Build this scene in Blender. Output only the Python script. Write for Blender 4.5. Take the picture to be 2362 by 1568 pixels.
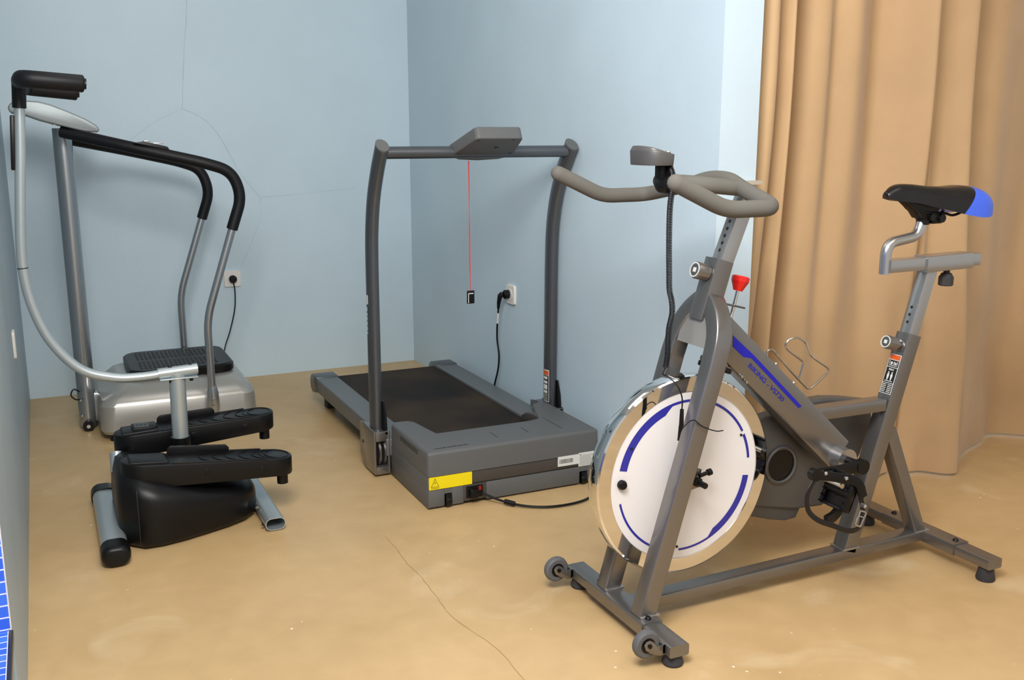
import bpy, bmesh, math, random
from mathutils import Vector, Matrix
random.seed(7)
for o in list(bpy.data.objects): bpy.data.objects.remove(o)
SC = bpy.context.scene
COL = SC.collection

# ------------------------------------------------------------ camera
cd = bpy.data.cameras.new('camera'); cam = bpy.data.objects.new('camera', cd); COL.objects.link(cam)
cd.sensor_width = 36; cd.lens = 36 * 2290 / 2362; cd.clip_start = .05
cam.location = (0, 0, 1.28)
cam.rotation_euler = (math.radians(90 - 11.9), 0, math.radians(-25.3))
SC.camera = cam

# ------------------------------------------------------------ world, lights, exposure
SC.view_settings.view_transform = 'Standard'; SC.view_settings.look = 'None'
SC.view_settings.gamma = 1; SC.view_settings.exposure = 0.0
SC.view_settings.use_curve_mapping = False
W = bpy.data.worlds.new('world'); SC.world = W; W.use_nodes = True
W.node_tree.nodes['Background'].inputs[0].default_value = (1, .96, .91, 1)
W.node_tree.nodes['Background'].inputs[1].default_value = .6

def area(name, loc, target, size, power, color, sy=None):
    l = bpy.data.lights.new(name, 'AREA'); l.energy = power; l.color = color
    l.shape = 'RECTANGLE'; l.size = size; l.size_y = sy or size
    o = bpy.data.objects.new(name, l); COL.objects.link(o); o.location = loc
    o.rotation_euler = (Vector(target) - Vector(loc)).to_track_quat('-Z', 'Y').to_euler()
    return o
area('ceiling_light_front', (.75, .3, 2.6), (1.6, 3.2, .5), 1.1, 34, (1, .98, .95))
area('bounced_flash', (.12, .85, 2.35), (1.9, 2.8, .9), .8, 74, (1, .98, .95))
area('ceiling_light_room', (2.2, .9, 2.62), (2.2, 1.6, 0), 1.4, 12, (1, .95, .88))
area('ceiling_light_back', (.75, 3.4, 2.62), (.75, 3.9, 0), 1.0, 6, (1, .97, .94))

# ------------------------------------------------------------ materials
def lin(c):
    return tuple(((v/255)/12.92 if v/255 <= .04045 else ((v/255+.055)/1.055)**2.4) for v in c)
def mat(name, rgb, rough=.5, metal=0., var=.0, vscale=8, bump=0., bscale=200, coat=0., rgb2=None, spec=None, detail=4):
    m = bpy.data.materials.new(name); m.use_nodes = True; nt = m.node_tree; N = nt.nodes; L = nt.links
    p = N['Principled BSDF']; c = lin(rgb)
    p.inputs['Base Color'].default_value = (*c, 1); p.inputs['Roughness'].default_value = rough
    p.inputs['Metallic'].default_value = metal
    if spec is not None: p.inputs['Specular IOR Level'].default_value = spec
    if coat: p.inputs['Coat Weight'].default_value = coat; p.inputs['Coat Roughness'].default_value = .15
    tc = N.new('ShaderNodeTexCoord')
    if var or rgb2:
        n = N.new('ShaderNodeTexNoise'); n.inputs['Scale'].default_value = vscale; n.inputs['Detail'].default_value = detail
        L.new(tc.outputs['Object'], n.inputs['Vector'])
        r = N.new('ShaderNodeValToRGB'); c2 = lin(rgb2) if rgb2 else tuple(v*(1-var) for v in c)
        c1 = c if rgb2 else tuple(min(1, v*(1+var)) for v in c)
        r.color_ramp.elements[0].position = .3; r.color_ramp.elements[1].position = .7
        r.color_ramp.elements[0].color = (*c2, 1); r.color_ramp.elements[1].color = (*c1, 1)
        L.new(n.outputs['Fac'], r.inputs['Fac']); L.new(r.outputs['Color'], p.inputs['Base Color'])
    if bump:
        n2 = N.new('ShaderNodeTexNoise'); n2.inputs['Scale'].default_value = bscale; n2.inputs['Detail'].default_value = 3
        L.new(tc.outputs['Object'], n2.inputs['Vector'])
        b = N.new('ShaderNodeBump'); b.inputs['Strength'].default_value = bump; b.inputs['Distance'].default_value = .002
        L.new(n2.outputs['Fac'], b.inputs['Height']); L.new(b.outputs['Normal'], p.inputs['Normal'])
    return m
M = {}
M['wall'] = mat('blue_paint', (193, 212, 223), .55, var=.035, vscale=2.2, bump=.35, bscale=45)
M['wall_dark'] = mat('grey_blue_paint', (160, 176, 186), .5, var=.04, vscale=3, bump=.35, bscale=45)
M['ceiling'] = mat('white_paint', (228, 228, 224), .8, bump=.1, bscale=60)
M['frame'] = mat('grey_metal_paint', (134, 132, 130), .27, .8, bump=.06, bscale=900)
M['frame_dark'] = mat('treadmill_grey_paint', (96, 99, 103), .32, .7, bump=.05, bscale=900)
M['slider'] = mat('silver_tube', (176, 176, 176), .25, .85, bump=.04, bscale=900)
M['silver'] = mat('silver_paint', (176, 186, 190), .32, .6, bump=.04, bscale=700)
M['console_silver'] = mat('console_silver', (138, 146, 148), .42, .35, bump=.03)
M['silver_dark'] = mat('dark_silver_tube', (172, 177, 181), .27, .85)
M['alu'] = mat('satin_aluminium', (190, 190, 190), .25, .9)
M['chrome'] = mat('chrome', (232, 232, 232), .04, 1.)
M['zinc'] = mat('zinc_bolt', (190, 188, 182), .2, 1.)
M['foam'] = mat('grey_foam', (99, 97, 91), .85, bump=.15, bscale=500, spec=.2)
M['blackfoam'] = mat('black_foam', (12, 13, 17), .5, bump=.15, bscale=500, spec=.3)
M['black'] = mat('black_plastic', (9, 9, 11), .38, bump=.12, bscale=700, spec=.32)
M['blackgloss'] = mat('black_leatherette', (16, 16, 18), .28, bump=.08, bscale=300)
M['rubber'] = mat('grey_rubber', (92, 93, 95), .6, bump=.2, bscale=300)
M['darkrubber'] = mat('dark_rubber', (50, 50, 52), .7, bump=.2, bscale=300)
M['hood'] = mat('charcoal_abs', (92, 93, 93), .48, bump=.25, bscale=900, spec=.4)
M['hood_dark'] = mat('dark_band', (68, 64, 60), .4, bump=.15, bscale=900)
M['rail'] = mat('treadmill_rail_grey', (104, 107, 109), .42, .25, bump=.1, bscale=900)
M['belt'] = mat('belt_rubber', (28, 25, 25), .7, rgb2=(64, 51, 38), vscale=3.2, bump=.5, bscale=700, spec=.18)  # brown second tone paints a warm reflection into the dark belt colour
M['base'] = mat('silver_plastic', (170, 168, 162), .26, .5, bump=.03, bscale=600)
M['white'] = mat('white_plastic', (226, 222, 216), .4)
M['disc'] = mat('white_disc', (226, 224, 224), .35)
M['blue'] = mat('blue_print', (18, 20, 168), .4)
M['bluearc'] = mat('blue_disc_print', (42, 44, 150), .4)
M['seatblue'] = mat('blue_leatherette', (64, 100, 222), .35)
M['red'] = mat('red_plastic', (214, 28, 24), .4)
M['redcord'] = mat('red_cord', (205, 60, 62), .6)
M['redlight'] = mat('red_switch', (150, 12, 18), .3)
M['yellow'] = mat('yellow_label', (236, 214, 12), .45)
M['labelwhite'] = mat('white_label', (215, 216, 212), .5)
M['ink'] = mat('black_ink', (25, 24, 22), .5)
M['orange'] = mat('orange_label', (214, 92, 34), .5)
M['crack'] = mat('wall_crack', (158, 184, 202), .9)
M['floorcrack'] = mat('floor_crack', (158, 128, 82), .9)
M['scuff'] = mat('white_scuff', (215, 222, 226), .8)
M['guard'] = mat('guard_plastic', (88, 87, 86), .42, .3, bump=.1, bscale=900)
M['tan'] = mat('sill_wood', (176, 168, 152), .5)
M['blacktrim'] = mat('black_edge_trim', (18, 18, 18), .3)

def curtain_mat():
    m = mat('tan_curtain', (188, 156, 116), .62, var=.05, vscale=5, bump=.25, bscale=420, spec=.3)
    p = m.node_tree.nodes['Principled BSDF']
    p.inputs['Sheen Weight'].default_value = .25; p.inputs['Sheen Roughness'].default_value = .5
    return m
M['curtain'] = curtain_mat()

def floor_mat():
    m = bpy.data.materials.new('tan_screed'); m.use_nodes = True; nt = m.node_tree; N = nt.nodes; L = nt.links
    p = N['Principled BSDF']; tc = N.new('ShaderNodeTexCoord')
    def noise(s, d=5, dist=0):
        n = N.new('ShaderNodeTexNoise'); n.inputs['Scale'].default_value = s; n.inputs['Detail'].default_value = d
        n.inputs['Distortion'].default_value = dist; L.new(tc.outputs['Object'], n.inputs['Vector']); return n
    def ramp(n, a, b, ca, cb):
        r = N.new('ShaderNodeValToRGB'); e = r.color_ramp.elements
        e[0].position = a; e[1].position = b; e[0].color = (*ca, 1); e[1].color = (*cb, 1)
        L.new(n.outputs['Fac'], r.inputs['Fac']); return r
    def mix(a, b, f, mode='MIX'):
        x = N.new('ShaderNodeMixRGB'); x.blend_type = mode
        if isinstance(f, float): x.inputs[0].default_value = f
        else: L.new(f, x.inputs[0])
        L.new(a, x.inputs[1]); L.new(b, x.inputs[2]); return x
    r1 = ramp(noise(1.6, 6, .6), .3, .72, lin((192, 160, 113)), lin((206, 175, 128)))
    r2 = ramp(noise(11, 5, .4), .35, .7, (.90, .89, .87), (1, 1, 1))
    c = mix(r1.outputs[0], r2.outputs[0], .8, 'MULTIPLY')
    # pale dusty patches
    k = ramp(noise(3.2, 8, .8), .60, .72, (0, 0, 0), (.34, .34, .34))
    pale = N.new('ShaderNodeRGB'); pale.outputs[0].default_value = (*lin((226, 208, 172)), 1)
    c2 = mix(c.outputs[0], pale.outputs[0], k.outputs[0])
    # white paint specks, kept sparse by a second coarse noise
    v = N.new('ShaderNodeTexVoronoi'); v.inputs['Scale'].default_value = 16; L.new(tc.outputs['Object'], v.inputs['Vector'])
    rv = N.new('ShaderNodeValToRGB'); rv.color_ramp.elements[0].position = .045; rv.color_ramp.elements[1].position = .07
    rv.color_ramp.elements[0].color = (1, 1, 1, 1); rv.color_ramp.elements[1].color = (0, 0, 0, 1)
    L.new(v.outputs['Distance'], rv.inputs['Fac'])
    g = ramp(noise(2.3, 3), .53, .58, (0, 0, 0), (1, 1, 1))
    mm = mix(rv.outputs[0], g.outputs[0], 1., 'MULTIPLY')
    wh = N.new('ShaderNodeRGB'); wh.outputs[0].default_value = (*lin((238, 228, 204)), 1)
    c3 = mix(c2.outputs[0], wh.outputs[0], mm.outputs[0])
    L.new(c3.outputs[0], p.inputs['Base Color'])
    p.inputs['Roughness'].default_value = .42; p.inputs['Specular IOR Level'].default_value = .4
    b = N.new('ShaderNodeBump'); b.inputs['Strength'].default_value = .25; b.inputs['Distance'].default_value = .004
    L.new(noise(22, 5).outputs['Fac'], b.inputs['Height']); L.new(b.outputs['Normal'], p.inputs['Normal'])
    return m
M['floor'] = floor_mat()

def tile_mat(name, tw, th, ax=(1, 2), off=0.):
    m = bpy.data.materials.new(name); m.use_nodes = True; nt = m.node_tree; N = nt.nodes; L = nt.links
    p = N['Principled BSDF']; tc = N.new('ShaderNodeTexCoord')
    s = N.new('ShaderNodeSeparateXYZ'); L.new(tc.outputs['Object'], s.inputs[0])
    cb = N.new('ShaderNodeCombineXYZ'); sh = N.new('ShaderNodeMath'); sh.operation = 'ADD'; sh.inputs[1].default_value = off
    L.new(s.outputs[ax[0]], sh.inputs[0]); L.new(sh.outputs[0], cb.inputs[0]); L.new(s.outputs[ax[1]], cb.inputs[1])
    b = N.new('ShaderNodeTexBrick'); L.new(cb.outputs[0], b.inputs['Vector'])
    b.offset = 0; b.inputs['Scale'].default_value = 1; b.inputs['Brick Width'].default_value = tw; b.inputs['Row Height'].default_value = th
    b.inputs['Mortar Size'].default_value = .0016; b.inputs['Mortar Smooth'].default_value = .1
    b.inputs['Color1'].default_value = (*lin((50, 96, 214)), 1); b.inputs['Color2'].default_value = (*lin((72, 122, 226)), 1)
    b.inputs['Mortar'].default_value = (*lin((226, 228, 230)), 1)
    L.new(b.outputs['Color'], p.inputs['Base Color']); p.inputs['Roughness'].default_value = .2
    return m
M['tile'] = tile_mat('blue_mosaic_tile', .026, .0255, (0, 2), -.0040)
M['tile_small'] = tile_mat('ledge_mosaic_tile', .026, .026, (0, 1), .001)
M['tile_side'] = tile_mat('recess_mosaic_tile', .026, .0255, (1, 2))

# ------------------------------------------------------------ object helpers
BASE = {}
def finish(o, smooth=35):
    me = o.data
    for p in me.polygons: p.use_smooth = True
    me.set_sharp_from_angle(angle=math.radians(smooth))
SPLIT = {'side_panel', 'bolt', 'weld', 'side_clip', 'groove', 'hinge_disc', 'grip_cap', 'screw_hole', 'saddle_rail', 'rubber_foot', 'adjustment_hole', 'print_dot', 'blue_arc', 'foot', 'rivet', 'pedal_bearing'}
def obj(name, bm, m, parent=None, label=None, kind=None, smooth=35, base=None):
    if name in SPLIT:
        left = set(bm.verts); islands = []
        while left:
            st = [left.pop()]; isl = set(st)
            while st:
                v = st.pop()
                for e in v.link_edges:
                    w = e.other_vert(v)
                    if w in left: left.discard(w); isl.add(w); st.append(w)
            islands.append(isl)
        if len(islands) > 1:
            out = []
            for isl in islands:
                idx = {v: i for i, v in enumerate(isl)}; nb = bmesh.new(); nv = [nb.verts.new(v.co) for v in isl]
                for f in bm.faces:
                    if f.verts[0] in isl: nb.faces.new([nv[idx[v]] for v in f.verts])
                out.append(make_obj(name, nb, m, parent, label, kind, smooth, base))
            bm.free(); return out[0]
    return make_obj(name, bm, m, parent, label, kind, smooth, base)
def make_obj(name, bm, m, parent=None, label=None, kind=None, smooth=35, base=None):
    bmesh.ops.recalc_face_normals(bm, faces=bm.faces[:])
    me = bpy.data.meshes.new(name)
    off = Vector((0, 0, 0))
    r = parent
    while r is not None:
        if r.parent is None: off = r.location.copy()
        r = r.parent
    if base is not None: off = Vector(base)
    bmesh.ops.translate(bm, verts=bm.verts[:], vec=-off)
    bm.to_mesh(me); bm.free()
    ms = m if isinstance(m, (list, tuple)) else [m]
    for x in ms: me.materials.append(M[x])
    o = bpy.data.objects.new(name, me); COL.objects.link(o)
    if parent is not None: o.parent = parent
    if base is not None: o.location = base
    if label: o['label'] = label
    if kind: o['kind'] = kind
    finish(o, smooth)
    return o
def thing(name, label, cat, loc, group=None):
    o = bpy.data.objects.new(name, None); COL.objects.link(o); o.location = loc; o.empty_display_size = .1
    o['label'] = label; o['category'] = cat
    if group: o['group'] = group
    return o
def NB(): return bmesh.new()
def bevel(bm, r, seg=2, geom=None, angle=25):
    if r <= 0: return
    if geom is None:
        geom = [e for e in bm.edges if len(e.link_faces) == 2 and e.calc_face_angle(0) > math.radians(angle)]
    bmesh.ops.bevel(bm, geom=geom, offset=r, segments=seg, profile=.5, affect='EDGES', clamp_overlap=True)
def merge(dst, src):
    me = bpy.data.meshes.new('tmp'); src.to_mesh(me); src.free(); dst.from_mesh(me); bpy.data.meshes.remove(me)
def box(bm, a, b, r=0, seg=2, rot=None, about=None):
    t = bmesh.new(); bmesh.ops.create_cube(t, size=1)
    a = Vector(a); b = Vector(b); c = (a+b)/2; s = b-a
    for v in t.verts: v.co = Vector((v.co.x*s.x, v.co.y*s.y, v.co.z*s.z)) + c
    bevel(t, r, seg)
    if rot is not None:
        ab = Vector(about) if about else c
        bmesh.ops.transform(t, matrix=Matrix.Translation(ab) @ rot @ Matrix.Translation(-ab), verts=t.verts[:])
    merge(bm, t)
def prism(bm, pts, axis, lo, hi, r=0, seg=2, above=None):
    """polygon pts in the two other axes, extruded along axis"""
    t = bmesh.new()
    def mk(p, h):
        return {'x': (h, p[0], p[1]), 'y': (p[0], h, p[1]), 'z': (p[0], p[1], h)}[axis]
    vs = [t.verts.new(mk(p, lo)) for p in pts]
    f = t.faces.new(vs)
    e = bmesh.ops.extrude_face_region(t, geom=[f])
    d = {'x': Vector((1, 0, 0)), 'y': Vector((0, 1, 0)), 'z': Vector((0, 0, 1))}[axis]*(hi-lo)
    bmesh.ops.translate(t, verts=[v for v in e['geom'] if isinstance(v, bmesh.types.BMVert)], vec=d)
    bmesh.ops.recalc_face_normals(t, faces=t.faces[:])
    if above is None: bevel(t, r, seg)
    else: bevel(t, r, seg, [e for e in t.edges if max(v.co.z for v in e.verts) > above and e.calc_face_angle(0) > .3])
    merge(bm, t)
def fillet(pts, r, n=6):
    pts = [Vector(p) for p in pts]; out = [pts[0]]
    for i in range(1, len(pts)-1):
        a, b, c = pts[i-1], pts[i], pts[i+1]
        rr = r[i] if isinstance(r, (list, tuple)) else r
        d1 = (a-b); d2 = (c-b); l = min(rr, d1.length*.48, d2.length*.48)
        p1 = b+d1.normalized()*l; p2 = b+d2.normalized()*l
        if l < 1e-5: out.append(b); continue
        for k in range(n+1):
            t = k/n; out.append(p1*(1-t)**2 + b*2*t*(1-t) + p2*t*t)
    out.append(pts[-1]); return out
def spline(pts, n=8):
    P = [Vector(p) for p in pts]; P = [P[0]*2-P[1]]+P+[P[-1]*2-P[-2]]; out = []
    for i in range(1, len(P)-2):
        for k in range(n):
            t = k/n; a, b, c, d = P[i-1], P[i], P[i+1], P[i+2]
            out.append(.5*((2*b)+(c-a)*t+(2*a-5*b+4*c-d)*t*t+(3*b-a-3*c+d)*t**3))
    out.append(P[-2]); return out
def circ(r, n=20, ry=None):
    ry = ry or r
    return [(r*math.cos(2*math.pi*i/n), ry*math.sin(2*math.pi*i/n)) for i in range(n)]
def rrect(w, h, r, n=3):
    out = []
    for cx, cy, a0 in ((w/2-r, h/2-r, 0), (-w/2+r, h/2-r, 90), (-w/2+r, -h/2+r, 180), (w/2-r, -h/2+r, 270)):
        for k in range(n+1):
            a = math.radians(a0+90*k/n); out.append((cx+r*math.cos(a), cy+r*math.sin(a)))
    return out
def sweep(bm, path, sec, up=None, caps=True, closed=False, scale=None, dome=0):
    P = [Vector(p) for p in path]; n = len(P); rings = []
    T = []
    for i in range(n):
        if closed: t = P[(i+1) % n]-P[i-1]
        elif i == 0: t = P[1]-P[0]
        elif i == n-1: t = P[-1]-P[-2]
        else: t = (P[i+1]-P[i]).normalized()+(P[i]-P[i-1]).normalized()
        T.append(t.normalized())
    if up is None:
        u = Vector((0, 0, 1)) if abs(T[0].z) < .9 else Vector((0, 1, 0))
        fixed = False
    else: u = Vector(up); fixed = True
    N0 = (u-T[0]*u.dot(T[0])).normalized()
    secs = []
    S = []
    if dome and not closed:
        r = dome
        for k in range(4):
            a = math.pi/2*k/4; S.append((0, -r*math.cos(a), max(.02, math.sin(a))))
        for i in range(n): S.append((i, 0, 1))
        for k in range(3, -1, -1):
            a = math.pi/2*k/4; S.append((n-1, r*math.cos(a), max(.02, math.sin(a))))
    else: S = [(i, 0, 1) for i in range(n)]
    last = -1
    for (i, off, sc) in S:
        t = T[i]
        if i != last:
            if fixed: N0 = (u-t*u.dot(t)).normalized()
            else: N0 = (N0-t*N0.dot(t)).normalized()
            last = i
        B = t.cross(N0)
        k = scale[i] if scale else 1
        rings.append([bm.verts.new(P[i]+t*off+N0*(y*sc*k)+B*(x*sc*k)) for x, y in sec])
    m = len(sec)
    R = list(range(len(rings)-1)) + ([-1] if closed else [])
    for i in R:
        a, b = rings[i], rings[i+1] if i >= 0 else rings[0]
        if i == -1: a = rings[-1]
        for j in range(m): bm.faces.new((a[j], a[(j+1) % m], b[(j+1) % m], b[j]))
    if caps and not closed:
        bm.faces.new(rings[0][::-1]); bm.faces.new(rings[-1])
def tube(bm, path, r, n=16, **k): sweep(bm, path, circ(r, n), **k)
def cyl(bm, a, b, r, n=24, r2=None, bev=0):
    t = bmesh.new(); a = Vector(a); b = Vector(b)
    sweep(t, [a, b], circ(r, n), scale=[1, (r2/r if r2 is not None else 1)])
    if bev: bevel(t, bev, 2, angle=50)
    merge(bm, t)
def lathe(bm, prof, origin, axis, n=48, caps=True):
    """prof: list of (radius, distance along axis)"""
    A = Vector(axis).normalized(); u = A.orthogonal().normalized(); w = A.cross(u); O = Vector(origin); rings = []
    for r, h in prof:
        if r < 1e-6: rings.append([bm.verts.new(O+A*h)])
        else: rings.append([bm.verts.new(O+A*h+(u*math.cos(2*math.pi*k/n)+w*math.sin(2*math.pi*k/n))*r) for k in range(n)])
    for a, b in zip(rings, rings[1:]):
        for k in range(n):
            k2 = (k+1) % n
            if len(a) == 1 and len(b) == 1: continue
            if len(a) == 1: bm.faces.new((a[0], b[k], b[k2]))
            elif len(b) == 1: bm.faces.new((a[k], a[k2], b[0]))
            else: bm.faces.new((a[k], a[k2], b[k2], b[k]))
    for ring in (rings[0], rings[-1]):
        if len(ring) > 1 and caps: bm.faces.new(ring)
def bar(bm, p, q, w, h, up, r=.004, seg=2):
    """rectangular tube p->q; w across (side), h along 'up'"""
    sweep(bm, [p, q], rrect(w, h, r, seg), up=up)
def plate(bm, origin, ux, uy, w, h, x=0, y=0, t=.0006):
    """thin rectangle lying on a face: origin + ux*x + uy*y"""
    ux = Vector(ux).normalized(); uy = Vector(uy).normalized(); n = ux.cross(uy); O = Vector(origin)
    c = [O+ux*(x+a*w)+uy*(y+b*h) for a, b in ((0, 0), (1, 0), (1, 1), (0, 1))]
    lo = [bm.verts.new(p) for p in c]; hi = [bm.verts.new(p+n*t) for p in c]
    bm.faces.new(lo[::-1]); bm.faces.new(hi)
    for i in range(4): bm.faces.new((lo[i], lo[(i+1) % 4], hi[(i+1) % 4], hi[i]))
def poly_plate(bm, origin, ux, uy, pts, t=.0006):
    ux = Vector(ux).normalized(); uy = Vector(uy).normalized(); n = ux.cross(uy); O = Vector(origin)
    lo = [bm.verts.new(O+ux*a+uy*b) for a, b in pts]; hi = [bm.verts.new(v.co+n*t) for v in lo]
    bm.faces.new(lo[::-1]); bm.faces.new(hi); k = len(pts)
    for i in range(k): bm.faces.new((lo[i], lo[(i+1) % k], hi[(i+1) % k], hi[i]))
def text_bm(s, size, origin, ux, uy, lift=.0008, sx=1., bold=0.):
    c = bpy.data.curves.new('t', 'FONT'); c.body = s; c.size = size; c.extrude = .0002; c.offset = bold
    c.resolution_u = 4
    o = bpy.data.objects.new('t', c); COL.objects.link(o); bpy.context.view_layer.update()
    dg = bpy.context.evaluated_depsgraph_get(); me = bpy.data.meshes.new_from_object(o.evaluated_get(dg))
    bm = bmesh.new(); bm.from_mesh(me); bpy.data.objects.remove(o); bpy.data.curves.remove(c); bpy.data.meshes.remove(me)
    ux = Vector(ux).normalized(); uy = Vector(uy).normalized(); n = ux.cross(uy); O = Vector(origin)
    for v in bm.verts: x, y, z = v.co; v.co = O+ux*(x*sx)+uy*y+n*(z+lift)
    return bm
def ribbon(bm, pts, w, n, jitter=.0):
    """thin crack line lying just above a surface with normal n"""
    P = spline(pts, 6); n = Vector(n); L = []; R = []
    for i, p in enumerate(P):
        t = (P[min(i+1, len(P)-1)]-P[max(i-1, 0)]).normalized(); s = t.cross(n)
        q = p+s*random.uniform(-jitter, jitter); ww = w*random.uniform(.5, 1.2)
        L.append(bm.verts.new(q+s*ww/2+n*.0006)); R.append(bm.verts.new(q-s*ww/2+n*.0006))
    for i in range(len(P)-1): bm.faces.new((L[i], L[i+1], R[i+1], R[i]))

# ------------------------------------------------------------ the room
def struct(name, a, b, m):
    bm = NB(); box(bm, a, b); return obj(name, bm, m, kind='structure', smooth=30)
floor = struct('floor', (-1.2, -1.5, -.1), (5.2, 5.4, 0), 'floor')
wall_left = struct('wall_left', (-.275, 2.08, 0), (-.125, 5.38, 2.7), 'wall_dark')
wall_near = struct('wall_near', (-1.2, -1.5, 0), (-1.05, 2.085, 2.7), 'tile_side')
struct('wall_recess', (-1.05, 2.085, 0), (-.275, 2.235, 2.7), 'tile')
wall_back = struct('wall_back', (-.125, 5.23, 0), (1.854, 5.38, 2.7), 'wall')
wall_right = struct('wall_right', (1.854, 2.47, 0), (1.995, 5.38, 2.7), 'wall')
struct('ceiling', (-1.2, -1.5, 2.7), (5.2, 5.4, 2.8), 'ceiling')
struct('trim_1', (1.94, 2.452, 1.119), (2.008, 2.469, 1.131), 'tan')

bm = NB(); Y = 5.23
ribbon(bm, [(.729, Y, 2.3), (.729, Y, 1.898), (.70, Y, 1.634), (.676, Y, 1.387)], .0022, (0, -1, 0), .001)
ribbon(bm, [(.676, Y, 1.387), (.53, Y, 1.314), (.423, Y, 1.232)], .0014, (0, -1, 0), .001)
ribbon(bm, [(.676, Y, 1.387), (.775, Y, 1.336), (.853, Y, 1.24), (.94, Y, 1.067), (1.032, Y, .944)], .0024, (0, -1, 0), .001)
ribbon(bm, [(1.032, Y, .944), (1.258, Y, .955), (1.541, Y, .98)], .0018, (0, -1, 0), .001)
ribbon(bm, [(1.032, Y, .944), (1.03, Y, .844), (.976, Y, .711), (.913, Y, .579)], .0016, (0, -1, 0), .001)
obj('crack', bm, 'crack', wall_back, kind='structure')
bm = NB()
ribbon(bm, [(.911, 2.898, 0), (.915, 2.795, 0), (.909, 2.663, 0), (.915, 2.578, 0), (.91, 2.411, 0), (.905, 2.301, 0), (.92, 2.215, 0), (.946, 2.08, 0), (.945, 1.929, 0), (.96, 1.7, 0)], .0018, (0, 0, 1), .0015)
obj('crack', bm, 'floorcrack', floor, kind='structure')
bm = NB()
ribbon(bm, [(-.125, 2.41, .62), (-.125, 2.39, .57), (-.125, 2.38, .53), (-.125, 2.335, .48)], .003, (1, 0, 0), 0)
ribbon(bm, [(-.125, 2.41, .68), (-.125, 2.43, .65), (-.125, 2.46, .62)], .003, (1, 0, 0), 0)
obj('scuff_mark', bm, 'scuff', wall_left, kind='structure')
# the left wall ends beside the camera: tiled end face over a tiled ledge with a black edge strip
bm = NB(); box(bm, (-.275, 2.076, .302), (-.1265, 2.0805, 2.7)); obj('tile_facing', bm, 'tile', wall_left, kind='structure')
bm = NB(); box(bm, (-.1265, 2.0757, .302), (-.1252, 2.0805, 2.7)); obj('grout_edge', bm, 'white', wall_left, kind='structure')
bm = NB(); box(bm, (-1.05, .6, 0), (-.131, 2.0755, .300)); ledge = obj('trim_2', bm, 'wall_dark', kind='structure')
bm = NB(); box(bm, (-1.05, .6, .300), (-.131, 2.0755, .303)); obj('tile_top', bm, 'tile_small', ledge, kind='structure')
bm = NB(); box(bm, (-.131, .6, .285), (-.1225, 2.0755, .3045), .002); obj('edge_strip', bm, 'blacktrim', ledge, kind='structure')

# ------------------------------------------------------------ curtains
def curtain(top, bot, ztop=2.62, zb=.012, seed=1, nz=60, gain=1.55):
    fold = lambda pts: [(a, 2.655+(b-2.655)*gain, 0) for a, b in pts]
    T = spline(fold(top), 7); B = spline([(a, b, 0) for a, b in bot], 7); n = len(T)
    bm = NB(); G = []
    rnd = random.Random(seed); ph = [rnd.uniform(0, 6.28) for _ in range(8)]
    for j in range(nz+1):
        z = zb+(ztop-zb)*(j/nz)
        f = min(1, max(0, (z-.02)/1.5)); f = f*f*(3-2*f)
        row = []
        for i in range(n):
            p = B[i].lerp(T[i], f); u = i/n
            low = max(0, 1-z/.9)
            dy = .010*low*math.sin(u*21+z*9+ph[0])+.006*math.sin(u*37-z*4+ph[1])*low+.003*math.sin(u*55+z*2.3+ph[2])
            dx = .004*math.sin(z*2.7+u*9+ph[3])
            row.append(bm.verts.new((p.x+dx, p.y+dy, z)))
        G.append(row)
    for j in range(nz):
        for i in range(n-1): bm.faces.new((G[j][i], G[j][i+1], G[j+1][i+1], G[j+1][i]))
    K = [[bm.verts.new((v.co.x, v.co.y+.0025, v.co.z)) for v in row] for row in G]   # cloth thickness
    for j in range(nz):
        for i in range(n-1): bm.faces.new((K[j][i+1], K[j][i], K[j+1][i], K[j+1][i+1]))
        for i in (0, n-1): bm.faces.new((G[j][i], G[j+1][i], K[j+1][i], K[j][i]))
    for j in (0, nz):
        for i in range(n-1): bm.faces.new((G[j][i], G[j][i+1], K[j][i+1], K[j][i]))
    return bm
ltop = [(2.015, 2.60), (2.06, 2.555), (2.10, 2.575), (2.118, 2.63), (2.15, 2.60), (2.178, 2.575), (2.205, 2.64), (2.24, 2.66), (2.275, 2.70), (2.315, 2.645), (2.38, 2.63), (2.44, 2.655), (2.52, 2.635), (2.60, 2.665), (2.69, 2.71), (2.76, 2.67), (2.82, 2.615), (2.85, 2.61), (2.862, 2.65)]
lbot = [(2.02, 2.66), (2.06, 2.60), (2.10, 2.62), (2.12, 2.68), (2.15, 2.65), (2.18, 2.62), (2.21, 2.68), (2.25, 2.70), (2.285, 2.73), (2.33, 2.68), (2.38, 2.655), (2.44, 2.67), (2.50, 2.64), (2.57, 2.655), (2.65, 2.64), (2.72, 2.60), (2.78, 2.62), (2.825, 2.63), (2.835, 2.66)]
c1 = obj('curtain', curtain(ltop, lbot, seed=3), 'curtain', base=(2.4, 2.65, 0), smooth=80)
c1['label'] = 'tan curtain gathered in narrow folds beside the blue wall end'; c1['category'] = 'curtain'
rtop = [(2.845, 2.70), (2.875, 2.67), (2.91, 2.65), (2.95, 2.665), (3.00, 2.655), (3.05, 2.63), (3.085, 2.635), (3.125, 2.685), (3.22, 2.70), (3.33, 2.685), (3.46, 2.71), (3.6, 2.72), (3.75, 2.69), (3.95, 2.72), (4.2, 2.72)]
rbot = [(2.84, 2.70), (2.86, 2.65), (2.885, 2.61), (2.92, 2.60), (2.96, 2.57), (3.01, 2.535), (3.06, 2.528), (3.115, 2.58), (3.20, 2.635), (3.375, 2.725), (3.50, 2.785), (3.59, 2.811), (3.70, 2.735), (3.85, 2.66), (4.1, 2.74)]
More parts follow.
